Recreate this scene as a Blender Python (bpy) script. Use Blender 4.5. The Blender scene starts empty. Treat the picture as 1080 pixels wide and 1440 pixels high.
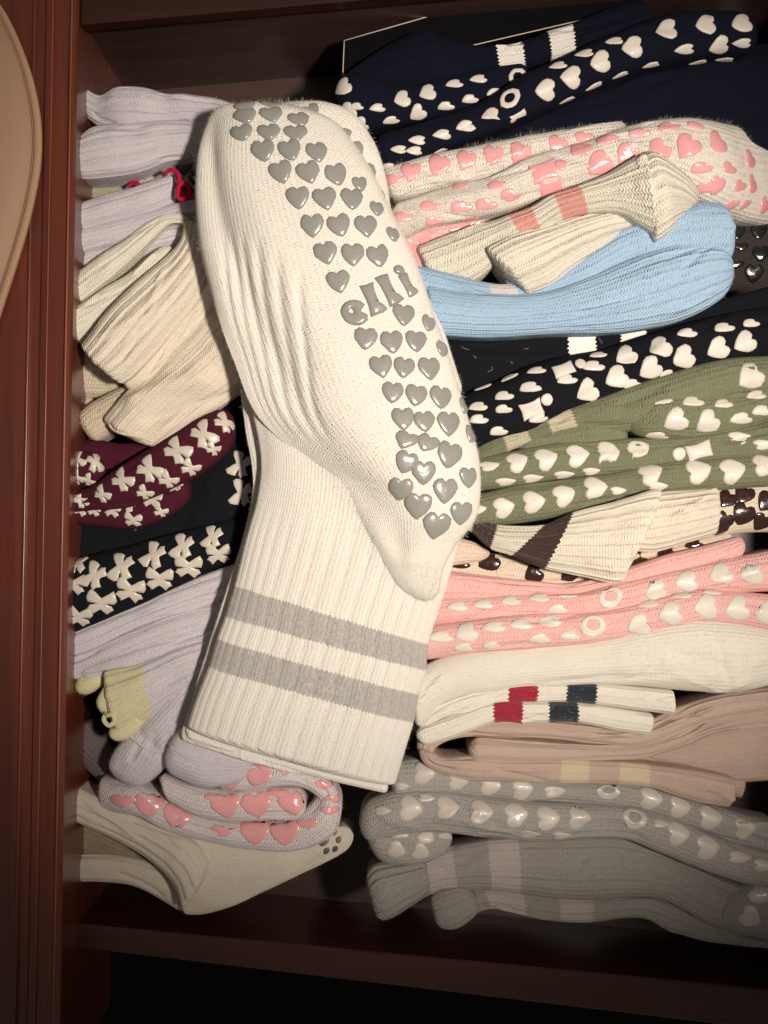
import bpy, math, random
import numpy as np
from mathutils import Vector
from mathutils.bvhtree import BVHTree
random.seed(7)
rng = np.random.default_rng(11)
S = bpy.context.scene
COL = S.collection
# ------------------------------------------------------------------ camera, light, exposure
H = 0.5            # camera height above the drawer rim (m)
F = 1500.0         # focal length in photograph pixels
def P(px, py, z=0.0):
    k = (H - z) / F
    return ((px - 540) * k, (720 - py) * k, z)
cd = bpy.data.cameras.new('camera'); cam = bpy.data.objects.new('camera', cd); COL.objects.link(cam)
cam.location = (0, 0, H)
cd.sensor_fit = 'VERTICAL'; cd.sensor_height = 24; cd.sensor_width = 18; cd.lens = 24 * F / 1440
cd.clip_start = 0.01; cd.clip_end = 20
S.camera = cam
W = bpy.data.worlds.new('World'); S.world = W; W.use_nodes = True
bg = W.node_tree.nodes['Background']; bg.inputs[0].default_value = (1.0, 0.86, 0.74, 1); bg.inputs[1].default_value = 0.10
def spot(name, loc, target, power, size, cone, color, blend=1.0):
    l = bpy.data.lights.new(name, 'SPOT'); o = bpy.data.objects.new(name, l); COL.objects.link(o)
    l.energy = power; l.shadow_soft_size = size; l.spot_size = math.radians(cone); l.spot_blend = blend; l.color = color
    o.location = loc
    o.rotation_euler = (Vector(target) - Vector(loc)).to_track_quat('-Z', 'Y').to_euler()
    return o
spot('room_lamp', (0.30, -0.01, 0.74), (0.036, 0.064, 0.0), 37, 0.034, 46, (1.0, 0.87, 0.745))
S.view_settings.view_transform = 'Standard'; S.view_settings.look = 'None'
S.view_settings.exposure = 0.0; S.view_settings.gamma = 1.0

# ------------------------------------------------------------------ helpers
def tag(o, label=None, cat=None, group=None, kind=None):
    if label: o['label'] = label
    if cat: o['category'] = cat
    if group: o['group'] = group
    if kind: o['kind'] = kind
    return o
def thing(name, label, cat, px, py, z=-0.03, group=None):
    if name == 'folded_socks': group = 'folded sock pairs packed in the drawer'
    if name == 'crew_sock': group = 'big cream crew socks on top'
    o = bpy.data.objects.new(name, None); COL.objects.link(o)
    o.empty_display_size = 0.01
    o.location = P(px, py, z)
    return tag(o, label, cat, group)
def link(name, verts, faces, mat, parent=None, smooth=True, uv=None):
    me = bpy.data.meshes.new(name)
    me.from_pydata([tuple(v) for v in verts], [], faces)
    if smooth: me.polygons.foreach_set('use_smooth', [True] * len(me.polygons))
    if uv is not None:
        lay = me.uv_layers.new(name='UVMap')
        li = np.zeros(len(me.loops), dtype=np.int32); me.loops.foreach_get('vertex_index', li)
        lay.data.foreach_set('uv', np.asarray(uv)[li].astype(np.float32).ravel())
    me.materials.append(mat)
    o = bpy.data.objects.new(name, me); COL.objects.link(o)
    if parent is not None:
        o.parent = parent
        pl = Vector((0, 0, 0)); q = parent
        while q is not None: pl += q.location; q = q.parent
        me.transform(__import__('mathutils').Matrix.Translation(-pl))
    me.update()
    return o
_perm = rng.permutation(512).astype(int)
_grad = rng.uniform(0, 2 * math.pi, 512)
def perlin(x, y, seed=0):
    x = np.asarray(x, float) + seed * 17.31; y = np.asarray(y, float) + seed * 7.77
    xi = np.floor(x).astype(int); yi = np.floor(y).astype(int); xf = x - xi; yf = y - yi
    def g(ix, iy, fx, fy):
        a = _grad[(_perm[(_perm[ix & 511] + iy) & 511])]
        return np.cos(a) * fx + np.sin(a) * fy
    u = xf * xf * xf * (xf * (xf * 6 - 15) + 10); v = yf * yf * yf * (yf * (yf * 6 - 15) + 10)
    a = g(xi, yi, xf, yf) * (1 - u) + g(xi + 1, yi, xf - 1, yf) * u
    b = g(xi, yi + 1, xf, yf - 1) * (1 - u) + g(xi + 1, yi + 1, xf - 1, yf - 1) * u
    return (a * (1 - v) + b * v) * 1.5
def catmull(pts, t):
    pts = np.asarray(pts, float); n = len(pts)
    t = np.clip(t, 0, n - 1 - 1e-9); i = np.floor(t).astype(int); f = (t - i)[:, None]
    p1 = pts[i]; p2 = pts[np.minimum(i + 1, n - 1)]
    p0 = np.where((i > 0)[:, None], pts[np.maximum(i - 1, 0)], 2 * p1 - p2)
    p3 = np.where((i < n - 2)[:, None], pts[np.minimum(i + 2, n - 1)], 2 * p2 - p1)
    return 0.5 * (2 * p1 + (p2 - p0) * f + (2 * p0 - 5 * p1 + 4 * p2 - p3) * f ** 2 + (3 * p1 - p0 - 3 * p2 + p3) * f ** 3)

# ------------------------------------------------------------------ materials
class NT:
    def __init__(s, name):
        s.m = bpy.data.materials.new(name); s.m.use_nodes = True; s.t = s.m.node_tree
        s.b = s.t.nodes['Principled BSDF']
    def n(s, ty, **kw):
        nd = s.t.nodes.new(ty)
        for k, v in kw.items(): setattr(nd, k, v)
        return nd
    def put(s, sock, v):
        if isinstance(v, bpy.types.NodeSocket): s.t.links.new(v, sock)
        else: sock.default_value = v
    def math(s, op, a, b=0.0, c=None, clamp=False):
        nd = s.n('ShaderNodeMath', operation=op, use_clamp=clamp)
        s.put(nd.inputs[0], a); s.put(nd.inputs[1], b)
        if c is not None: s.put(nd.inputs[2], c)
        return nd.outputs[0]
    def mix(s, f, a, b):
        nd = s.n('ShaderNodeMix', data_type='RGBA')
        s.put(nd.inputs[0], f); s.put(nd.inputs[6], a); s.put(nd.inputs[7], b)
        return nd.outputs[2]
    def noise(s, vec, scale, detail=3, rough=0.5):
        nd = s.n('ShaderNodeTexNoise'); s.put(nd.inputs['Vector'], vec)
        nd.inputs['Scale'].default_value = scale; nd.inputs['Detail'].default_value = detail; nd.inputs['Roughness'].default_value = rough
        return nd.outputs['Fac']
SSS = 0.15
def c4(c): return (c[0], c[1], c[2], 1)
def knit(name, color, wale=0.0018, rib=0.0, ribs=0.0, stripes=(), heather=0.0, bump=1.0, rough=0.9, dark=None, sheen=0.25):
    """knitted fabric. wale: pitch of one stitch column (m); rib: pitch of the ribbing (m), stripes: (u0,u1,color,heather)"""
    N = NT(name); b = N.b
    uvn = N.n('ShaderNodeUVMap'); uvn.uv_map = 'UVMap'
    sep = N.n('ShaderNodeSeparateXYZ'); N.t.links.new(uvn.outputs[0], sep.inputs[0])
    u, v = sep.outputs[0], sep.outputs[1]
    geo = N.n('ShaderNodeTexCoord').outputs['Object']
    # gentle irregularity of the yarn
    wob = N.noise(geo, 260, 2); wobs = N.math('MULTIPLY', N.math('SUBTRACT', wob, 0.5), 0.0009)
    vv = N.math('ADD', v, wobs)
    fr = N.math('FRACT', N.math('DIVIDE', vv, wale))
    col = N.math('ABSOLUTE', N.math('SUBTRACT', N.math('MULTIPLY', fr, 2.0), 1.0))       # 1 at the gaps, 0 mid column
    ph = N.math('ADD', N.math('DIVIDE', N.math('ADD', u, wobs), wale * 0.78), N.math('MULTIPLY', col, 0.75))
    st = N.math('SINE', N.math('MULTIPLY', ph, 2 * math.pi))
    hgt = N.math('SUBTRACT', N.math('MULTIPLY', st, 0.34), N.math('MULTIPLY', N.math('POWER', col, 2.2), 0.6))
    cmb = N.n('ShaderNodeCombineXYZ'); N.put(cmb.inputs[0], N.math('MULTIPLY', u, 0.42)); N.put(cmb.inputs[1], vv)
    fz = N.noise(cmb.outputs[0], 1150, 3, 0.6)
    fz2 = N.noise(geo, 1700, 3, 0.7)
    hgt = N.math('ADD', hgt, N.math('ADD', N.math('MULTIPLY', fz, 1.1), N.math('MULTIPLY', fz2, 0.8)))
    if rib > 0:
        rf = N.math('ABSOLUTE', N.math('SINE', N.math('MULTIPLY', N.math('DIVIDE', vv, rib), math.pi)))
        hgt = N.math('ADD', hgt, N.math('MULTIPLY', N.math('POWER', rf, 0.6), ribs))
    bp = N.n('ShaderNodeBump'); bp.inputs['Strength'].default_value = min(1.0, 0.85 * bump); bp.inputs['Distance'].default_value = 0.00060 * max(1, bump)
    N.t.links.new(hgt, bp.inputs['Height']); N.t.links.new(bp.outputs[0], b.inputs['Normal'])
    big = N.noise(geo, 55, 3)
    yarn = N.math('MULTIPLY', N.math('SUBTRACT', N.math('ADD', fz, fz2), 0.75, clamp=True), 1.2, clamp=True)
    base = N.mix(N.math('MULTIPLY', big, 0.5), c4(color), c4([x * 0.90 for x in color]))
    base = N.mix(yarn, base, c4([min(.86, x * 1.16) for x in color]))
    if heather > 0:
        hn = N.noise(geo, 900, 4, 0.75)
        hn = N.math('MULTIPLY', N.math('SUBTRACT', hn, 0.38, clamp=True), 2.6 * heather, clamp=True)
        base = N.mix(hn, base, c4(dark if dark else [x * 0.5 for x in color]))
    for (u0, u1, sc, he) in stripes:
        jag = N.math('ADD', u, N.math('MULTIPLY', N.math('SUBTRACT', col, 0.5), 0.0011))
        jag = N.math('ADD', jag, N.math('MULTIPLY', wobs, 1.2))
        a = N.math('MULTIPLY', N.math('SUBTRACT', jag, u0), 4000.0, clamp=True)
        c = N.math('MULTIPLY', N.math('SUBTRACT', u1, jag), 4000.0, clamp=True)
        sc4 = c4(sc)
        if he > 0:
            hn = N.noise(cmb.outputs[0], 1000, 4, 0.8)
            hn = N.math('MULTIPLY', N.math('SUBTRACT', hn, 0.36, clamp=True), 3.5 * he, clamp=True)
            sc4 = N.mix(hn, c4(sc), c4([x * 0.42 for x in sc]))
        base = N.mix(N.math('MULTIPLY', a, c), base, sc4)
    # thin gaps between stitch columns are thread-coloured but less filled: slight hue depth of the yarn itself
    b.inputs['Roughness'].default_value = rough
    N.t.links.new(base, b.inputs['Base Color'])
    b.inputs['Specular IOR Level'].default_value = 0.15
    if SSS and max(color) > .3:
        b.inputs['Subsurface Weight'].default_value = SSS; b.inputs['Subsurface Radius'].default_value = (1.0, .75, .5); b.inputs['Subsurface Scale'].default_value = .0016
    b.inputs['Sheen Weight'].default_value = sheen if max(color) > .1 else .03; b.inputs['Sheen Roughness'].default_value = 0.6
    b.inputs['Sheen Tint'].default_value = c4([min(1, x * 1.1 + 0.02) for x in color])
    return N.m
def rubber(name, color, rough=0.22, coat=0.5):
    N = NT(name); b = N.b
    geo = N.n('ShaderNodeTexCoord').outputs['Object']
    base = N.mix(N.noise(geo, 120, 2), c4(color), c4([x * 0.88 for x in color])); N.t.links.new(base, b.inputs['Base Color'])
    N.put(b.inputs['Roughness'], N.math('ADD', N.math('MULTIPLY', N.noise(geo, 700, 2), 0.25), rough - 0.1))
    b.inputs['Coat Weight'].default_value = coat; b.inputs['Coat Roughness'].default_value = 0.08
    bp = N.n('ShaderNodeBump'); bp.inputs['Strength'].default_value = 0.3; bp.inputs['Distance'].default_value = 0.0004
    N.t.links.new(N.noise(geo, 420, 3), bp.inputs['Height']); N.t.links.new(bp.outputs[0], b.inputs['Normal'])
    return N.m
def wood(name, ca, cb, axis=1, rough=0.28, coat=0.6, spec=0.5):
    N = NT(name); b = N.b
    geo = N.n('ShaderNodeTexCoord').outputs['Object']
    mp = N.n('ShaderNodeMapping'); N.t.links.new(geo, mp.inputs[0])
    sc = [60, 60, 60]; sc[axis] = 2.2; mp.inputs['Scale'].default_value = sc
    g1 = N.noise(mp.outputs[0], 1.4, 5, 0.65)
    mp2 = N.n('ShaderNodeMapping'); N.t.links.new(geo, mp2.inputs[0])
    sc = [500, 500, 500]; sc[axis] = 12; mp2.inputs['Scale'].default_value = sc
    g2 = N.noise(mp2.outputs[0], 1.6, 3, 0.6)
    mp3 = N.n('ShaderNodeMapping'); N.t.links.new(geo, mp3.inputs[0]); mp3.inputs['Rotation'].default_value = (0, 0, .12)
    sc = [900, 900, 900]; sc[axis] = 14; mp3.inputs['Scale'].default_value = sc
    scr = N.math('MULTIPLY', N.math('SUBTRACT', N.noise(mp3.outputs[0], 1.0, 1), .72, clamp=True), 5.0, clamp=True)
    f = N.math('MULTIPLY', N.math('SUBTRACT', N.math('ADD', N.math('MULTIPLY', g1, 0.8), N.math('MULTIPLY', g2, 0.35)), 0.36), 2.4, clamp=True)
    N.t.links.new(N.mix(N.math('MULTIPLY', scr, .5), N.mix(f, c4(ca), c4(cb)), c4([x * 2.2 + .02 for x in ca])), b.inputs['Base Color'])
    N.put(b.inputs['Roughness'], N.math('ADD', N.math('MULTIPLY', g2, 0.25), rough - 0.08))
    b.inputs['Coat Weight'].default_value = coat; b.inputs['Coat Roughness'].default_value = 0.25
    b.inputs['Specular IOR Level'].default_value = spec
    bp = N.n('ShaderNodeBump'); bp.inputs['Strength'].default_value = 0.25; bp.inputs['Distance'].default_value = 0.0003
    N.t.links.new(N.math('ADD', g2, N.noise(geo, 60, 2)), bp.inputs['Height']); N.t.links.new(bp.outputs[0], b.inputs['Normal'])
    return N.m

C = dict(cream=(.84, .805, .72), ivory=(.75, .72, .64), beige=(.66, .57, .44), lav=(.62, .59, .64), navy=(.0035, .005, .014),
         black=(.006, .007, .010), blue=(.38, .55, .74), green=(.205, .22, .14), coral=(.85, .48, .46), tan=(.50, .385, .325),
         grey=(.40, .385, .365), maroon=(.062, .009, .020), pinkwhite=(.80, .75, .69), tancream=(.62, .565, .48), yellow=(.66, .63, .40),
         dimwhite=(.40, .36, .38), red=(.33, .010, .04), brown=(.045, .018, .022))
RUB = dict(grey=rubber('grey_silicone', (.29, .295, .275), .22, .5), white=rubber('cream_silicone', (.66, .625, .56), .48, .08),
           pink=rubber('pink_silicone', (.84, .40, .42), .22, .6), bow=rubber('ivory_silicone', (.62, .58, .50), .35, .2),
           brown=rubber('brown_silicone', (.035, .014, .012), .14, .9), black=rubber('black_silicone', (.012, .014, .013), .14, .9),
           greyw=rubber('pale_silicone', (.52, .48, .43), .42, .08), paw=rubber('grey_print', (.10, .085, .07), .5, .1))

# ------------------------------------------------------------------ sock bodies
def body(name, parent, st, color, z=-0.015, zend=None, hk=0.42, d=0.028, cap=(14, 14), wr=0.0008, wf=(34, 90), ribs=(0, 0),
         rp=2.3, step=2.6, nt=34, stripes=(), heather=0, rib=0.0, ribs_b=0.0, bump=1.0, wale=0.0018, label=None, dark=None,
         seed=None, hmax=0.02, za=None, zb=None, mat=None, creases=(), shape=None, sheen=0.25):
    """one layer of a sock. st: stations (ax,ay,bx,by) = its two long edges in photograph pixels, put at height z in the drawer.
    The section is a rounded loop (height hk*width above, depth d below)."""
    n = len(st); st = np.asarray(st, float)
    seed = seed if seed is not None else (abs(hash((round(st[0, 0]), round(st[-1, 1]), round(st[1, 1])))) % 97)
    A = st[:, 0:2]; B = st[:, 2:4]
    mid = (A + B) / 2
    Lpx = np.sum(np.linalg.norm(np.diff(mid, axis=0), axis=1))
    nu = int(max(12, Lpx / step))
    # uniform in length
    tt = np.linspace(0, n - 1, 600); mm = catmull(mid, tt); cl = np.r_[0, np.cumsum(np.linalg.norm(np.diff(mm, axis=0), axis=1))]
    c0, c1 = cap
    s_lin = np.linspace(0, 1, nu)
    # denser near the ends
    s_lin = s_lin - 0.04 * np.sin(2 * math.pi * s_lin)
    lens = s_lin * cl[-1]; t = np.interp(lens, cl, tt)
    a = catmull(A, t); b_ = catmull(B, t)
    zz = np.full(n, float(z)) if np.isscalar(z) else np.asarray(z, float)
    if zend is not None: zz = np.linspace(z, zend, n)
    zA = zz if za is None else np.asarray(za, float); zB = zz if zb is None else np.asarray(zb, float)
    zA = catmull(zA[:, None], t)[:, 0]; zB = catmull(zB[:, None], t)[:, 0]
    e = np.ones(nu)
    if c0 > 0: q = np.clip(lens / c0, 0, 1); e *= np.sqrt(np.clip(1 - (1 - q) ** 2, 0, 1))
    if c1 > 0: q = np.clip((cl[-1] - lens) / c1, 0, 1); e *= np.sqrt(np.clip(1 - (1 - q) ** 2, 0, 1))
    e = np.maximum(e, 0.02)
    def up(p, zv): k = (H - zv) / F; return np.stack([(p[:, 0] - 540) * k, (720 - p[:, 1]) * k, zv], 1)
    wa = up(a, zA); wb = up(b_, zB)
    wid = np.linalg.norm(wb - wa, axis=1)
    # smoothed width for height
    hh = np.minimum(hk * wid, hmax)
    full = min(c0, c1) if min(c0, c1) > 0 else 0
    ce = (wa + wb) / 2; hv = (wb - wa) / 2
    ew = 0.55 + 0.45 * e if (c0 < 8 and c1 < 8) else e
    nb = 10
    th_t = np.linspace(0, math.pi, nt + 1); th_b = np.linspace(math.pi, 2 * math.pi, nb + 1)[1:-1]
    th = np.r_[th_t, th_b]; nv = len(th)
    ct = -np.cos(th); sn = np.sin(th)
    top = (th <= math.pi + 1e-9)
    sgn = np.sign(ct); across = sgn * np.abs(ct) ** 0.92
    zt = np.where(top, np.abs(sn) ** (2.0 / rp), -np.abs(sn) ** 0.5)
    up_ = np.array([0, 0, 1.0])
    V = ce[:, None, :] + hv[:, None, :] * (across[None, :] * ew[:, None])[:, :, None]
    amp = np.where(top[None, :], (hh * e)[:, None], d * (0.3 + 0.7 * e)[:, None]) * zt[None, :]
    V = V + up_[None, None, :] * amp[:, :, None]
    # arc coordinates
    sfr = np.where(top, th / math.pi, 0.0)
    arcw = float(np.mean(wid)) * 1.25
    lenm = np.r_[0, np.cumsum(np.linalg.norm(np.diff(ce, axis=0), axis=1))]
    vcoord = np.where(top, th / math.pi, 1 + (th - math.pi) / math.pi) * arcw
    Ug = np.repeat(lenm[:, None], nv, 1); Vg = np.repeat(vcoord[None, :], nu, 0)
    # normals
    dU = np.gradient(V, axis=0); dV = np.roll(V, -1, 1) - np.roll(V, 1, 1)
    Nn = np.cross(dU, dV); Nn /= (np.linalg.norm(Nn, axis=2, keepdims=True) + 1e-12)
    cen = V.mean(axis=1, keepdims=True)
    flip = np.sign(np.mean(np.sum(Nn * (V - cen), axis=2)))
    Nn *= flip
    mask = np.where(top, 0.35 + 0.65 * np.sin(np.clip(th, 0, math.pi)), 0.3)[None, :] * e[:, None]
    disp = wr * (perlin(Ug * wf[0], Vg * wf[1], seed) + 0.5 * perlin(Ug * wf[0] * 2.3, Vg * wf[1] * 1.9, seed + 3))
    disp = disp + wr * 0.9 * perlin(Ug * wf[0] * 0.5 + 3, Vg * wf[1] * 0.3, seed + 5)
    if ribs[0]:
        wv = np.abs(np.sin(math.pi * ribs[0] * (np.repeat(sfr[None, :], nu, 0) + 0.006 * perlin(Ug * 30, Vg * 4, seed + 9)))) ** 0.55
        ra = ribs[1]
        if len(ribs) > 2:      # t-range in which the ribs live
            f0 = np.clip((t - ribs[2]) / 0.7, 0, 1) * np.clip((ribs[3] - t) / 0.7, 0, 1); ra = ra * f0[:, None]
        disp = disp + ra * (wv - 0.6) * np.where(top, 1, 0)[None, :]
    rr = random.Random(seed * 31 + nu)
    auto = []
    if nu > 50 and wr < .0014:
        for _ in range(int(nu / 22)):
            ta = rr.uniform(0.2, n - 1.6); sa_ = rr.uniform(.12, .88)
            auto.append((ta, sa_, ta + rr.uniform(.5, 1.3), min(.95, max(.05, sa_ + rr.uniform(-.22, .22))), rr.uniform(.03, .07), rr.choice((-1, -1, 1)) * rr.uniform(.8, 2.0) * wr))
    for (t0, s0, t1, s1, wdt, am) in list(creases) + (auto if parent is not None and d > .02 else []):    # soft valley / ridge lines from (t0,s0) to (t1,s1)
        T = np.repeat(t[:, None], nv, 1); Sg = np.repeat(sfr[None, :], nu, 0)
        f = np.clip((T - t0) / (t1 - t0), -0.3, 1.3); sc = s0 + (s1 - s0) * f
        endf = np.clip(1 - np.maximum(0, np.maximum(-f, f - 1)) * 3.4, 0, 1)
        inside = ((T - t0) / (t1 - t0) > -0.3) & ((T - t0) / (t1 - t0) < 1.3)
        disp = disp + am * np.exp(-((Sg - sc) / wdt) ** 2) * endf * inside * np.where(top, 1, 0)[None, :]
    V = V + Nn * (disp * mask)[:, :, None]
    if shape: V = shape(V, t, sfr, top)
    verts = V.reshape(-1, 3)
    faces = []
    for i in range(nu - 1):
        r0 = i * nv; r1 = r0 + nv
        for j in range(nv):
            k = (j + 1) % nv
            faces.append((r0 + j, r0 + k, r1 + k, r1 + j) if flip > 0 else (r0 + j, r1 + j, r1 + k, r0 + k))
    uv = np.stack([Ug.ravel(), Vg.ravel()], 1)
    faces.append(tuple(range(nv)) if flip < 0 else tuple(reversed(range(nv))))
    lastr = (nu - 1) * nv
    faces.append(tuple(lastr + k for k in (reversed(range(nv)) if flip < 0 else range(nv))))
    if mat is None:
        if bump == 1.0 and tuple(color) in FINE: bump, wale = (.5 if tuple(color) in (C['navy'], C['black'], C['maroon'], C['tancream'], C['yellow']) else .8), .0015
        strp = []
        for s_ in stripes:
            strp.append((float(np.interp(s_[0], t, lenm)), float(np.interp(s_[1], t, lenm)), s_[2], s_[3] if len(s_) > 3 else 0))
        key = (tuple(color), wale, rib, ribs_b, tuple(strp), heather, bump)
        if key not in MATS: MATS[key] = knit('knit', color, wale, rib, ribs_b, strp, heather, bump, dark=dark, sheen=sheen)
        mat = MATS[key]
    o = link(name, verts, faces, mat, parent, uv=uv)
    if label: o['label'] = label
    o_w = (verts, faces)
    BV[o.name] = BVHTree.FromPolygons([Vector(v) for v in verts], faces[:-2], all_triangles=False)
    GEO[o.name] = (V, Nn, top)
    return o
FINE = [C[k] for k in ('navy', 'black', 'maroon', 'lav', 'ivory', 'tan', 'tancream', 'yellow')] + [(.80, .755, .65), (.79, .71, .60), (.78, .695, .58), (.80, .72, .60), (.80, .76, .64)]
MATS = {}; BV = {}; GEO = {}

# ------------------------------------------------------------------ grip pads
def heart(n=16):
    h = [(0, .66), (.27, .88), (.60, .90), (.88, .66), (.98, .28), (.88, -.10), (.62, -.46), (.32, -.78), (0, -.98)]
    return h + [(-x, y) for x, y in reversed(h[1:-1])]
def polar(rs):
    n = len(rs); return [(r * math.cos(2 * math.pi * i / n), r * math.sin(2 * math.pi * i / n)) for i, r in enumerate(rs)]
def outline(kind):
    if kind == 'heart': return heart()
    if kind == 'bow':   # two loops, two tails
        return [(0, .40), (.20, .56), (.50, .80), (.84, .98), (1.02, .72), (1.08, .34), (.98, .04), (.52, .03), (.44, -.07), (.80, -.14), (1.0, -.46), (.74, -.58), (.52, -.88), (.20, -.60),
                (0, -.46), (-.20, -.60), (-.52, -.88), (-.74, -.58), (-1.0, -.46), (-.80, -.14), (-.44, -.07), (-.52, .03), (-.98, .04), (-1.08, .34), (-1.02, .72), (-.84, .98), (-.50, .80), (-.20, .56)]
    if kind == 'ee': return polar([1, 1, .95, .92, .92, .95, 1, 1, 1, .95, .92, .92, .95, 1, .92, .45])
    if kind == 'oval': return polar([1, .9, .8, .78, .8, .9, 1, .9, .8, .78, .8, .9])
    if kind == 'bar': return [(1, .38), (.5, .30), (0, .27), (-.5, .30), (-1, .38), (-1.05, 0), (-1, -.38), (-.5, -.30), (0, -.27), (.5, -.30), (1, -.38), (1.05, 0)]
    if kind == 'tee': return [(1, .44), (.5, .36), (0, .33), (-.5, .36), (-.98, .44), (-1.02, 0), (-1.0, -.36), (-.9, -.66), (-.66, -.58), (-.5, -.36), (0, -.33), (.5, -.36), (.98, -.44), (1.03, 0)]
    if kind == 'dot': return polar([1] * 12)
    if kind == 'box': return [(1, .8), (.5, .7), (0, .66), (-.5, .7), (-1, .8), (-.92, 0), (-1, -.8), (-.5, -.7), (0, -.66), (.5, -.7), (1, -.8), (.92, 0)]
def pad(obj, px, py, size, kind, ang, mat, lift=0.00048, name=None, jit=0.05, asp=1.0, inner=None, sq=1.0):
    """a raised silicone pad moulded onto the fabric under photograph pixel (px,py); size = half width in pixels"""
    bv = BV[obj.name]
    o = Vector((0, 0, H)); dr = (Vector(P(px, py, 0)) - o).normalized()
    hit, nrm, idx, dist = bv.ray_cast(o, dr)
    if hit is None:
        hit, nrm, idx, dist = bv.find_nearest(Vector(P(px, py, -0.008)))
    if nrm.dot(dr) > 0: nrm = -nrm
    # average normal for stability
    r = size / 3000.0
    xa = Vector((1, 0, 0)) - nrm * nrm.x; xa.normalize(); ya = nrm.cross(xa)
    a = math.radians(ang + random.uniform(-9, 9) * (jit > 0))
    ca, sa = math.cos(a), math.sin(a)
    def place(x, y, hgt):
        X = (x * ca - y * sa) * r; Y = (x * sa + y * ca) * r * sq
        q = hit + xa * X + ya * Y
        h1, n1, _, ds = bv.ray_cast(q + nrm * 0.004, -nrm)
        if h1 is None or ds > 0.0085:
            h1, n1, _, _ = bv.find_nearest(q)
        else:
            h2, n2, _, _ = bv.find_nearest(q)
            if (h2 - q).length < 0.6 * (h1 - q).length: h1, n1 = h2, n2
        if n1.dot(nrm) < 0: n1 = -n1
        return h1 + (n1 * 0.7 + nrm * 0.3) * hgt
    pts = [(x * (1 + random.uniform(-jit, jit)), y * asp * (1 + random.uniform(-jit, jit))) for x, y in outline(kind)]
    n = len(pts)
    verts = []; faces = []
    if inner is None:
        rings = [(1.0, -0.15), (0.97, 0.50), (0.80, 0.92), (0.42, 1.04)]
        for (k, hh) in rings:
            for x, y in pts: verts.append(place(x * k, y * k, lift * hh))
        cidx = len(verts); verts.append(place(0, 0, lift * 1.06))
        for j in range(len(rings) - 1):
            for i in range(n):
                k = (i + 1) % n; faces.append((j * n + i, j * n + k, (j + 1) * n + k, (j + 1) * n + i))
        for i in range(n): faces.append(((len(rings) - 1) * n + i, (len(rings) - 1) * n + (i + 1) % n, cidx))
    else:
        ip, ox, oy = inner
        rings = [(1.0, -0.15), (0.94, 0.8), (0.75, 1.0), (0.3, 1.0), (0.06, 0.8), (0.0, -0.15)]
        for (k, hh) in rings:
            for (x, y) in pts:
                ix, iy = ox + x * ip, oy + y * ip
                verts.append(place(ix + (x - ix) * k, iy + (y - iy) * k, lift * hh))
        for j in range(len(rings) - 1):
            for i in range(n):
                k = (i + 1) % n; faces.append((j * n + i, j * n + k, (j + 1) * n + k, (j + 1) * n + i))
    nm = name or {'heart': 'grip_heart', 'bow': 'grip_bow', 'oval': 'grip_letter', 'bar': 'grip_letter', 'tee': 'grip_letter', 'dot': 'grip_dot', 'box': 'grip_letter'}[kind]
    p = link(nm, verts, faces, mat, obj)
    return p
def pads(obj, s, size, mat, ang=0, kind='heart', sq0=1.0, **kw):
    """s: 'x,y[,size[,angle]] ...'"""
    for w in s.split():
        q = [float(v) for v in w.split(',')]
        sz = q[2] if len(q) > 2 else size
        thin = kind == 'heart' and sz <= size - 2
        pad(obj, q[0], q[1], sz * (1.12 if thin else 1.0), kind, (ang + (q[3] if len(q) > 3 else 0)), mat, sq=(.5 if thin else 1.0) * sq0, **kw)
def fuzz(obj, count, color, length=0.0028, parent=None):
    V, Nn, top = GEO[obj.name]
    nu, nv, _ = V.shape; tj = np.where(top)[0]
    i = rng.integers(1, nu - 1, count); j = rng.choice(tj, count)
    p = V[i, j]; nn = Nn[i, j]
    dr = nn * 0.55 + rng.normal(0, 0.65, (count, 3)); dr /= np.linalg.norm(dr, axis=1, keepdims=True)
    side = np.cross(dr, nn + 1e-3); side /= np.linalg.norm(side, axis=1, keepdims=True) + 1e-9
    patch = .25 + 1.1 * np.clip(perlin(p[:, 0] * 60, p[:, 1] * 60, 4) + .45, 0, 1)
    L = (rng.uniform(0.15, 1.0, count) ** 1.6 * patch)[:, None] * length * 1.25; w = 0.00004
    bend = nn * L * -0.25
    a = p + rng.normal(0, 0.0003, (count, 3)); m = a + dr * L * 0.55; e_ = a + dr * L + bend
    verts = np.concatenate([a - side * w, a + side * w, m + side * w * 0.8, m - side * w * 0.8, e_], 0)
    n = count; faces = []
    for k in range(n): faces.append((k, k + n, k + 2 * n, k + 3 * n)); faces.append((k + 3 * n, k + 2 * n, k + 4 * n))
    key = ('fuzz', tuple(color))
    if key not in MATS:
        N = NT('fuzz_fibre'); df = N.n('ShaderNodeBsdfDiffuse'); tr = N.n('ShaderNodeBsdfTranslucent'); mx = N.n('ShaderNodeMixShader')
        df.inputs[0].default_value = c4(color); tr.inputs[0].default_value = c4(color); mx.inputs[0].default_value = .5
        N.t.links.new(df.outputs[0], mx.inputs[1]); N.t.links.new(tr.outputs[0], mx.inputs[2])
        N.t.links.new(mx.outputs[0], N.t.nodes['Material Output'].inputs['Surface']); MATS[key] = N.m
    o = link('fuzz', verts, faces, MATS[key], obj, smooth=False)
    o['kind'] = 'stuff'
    return o
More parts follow.
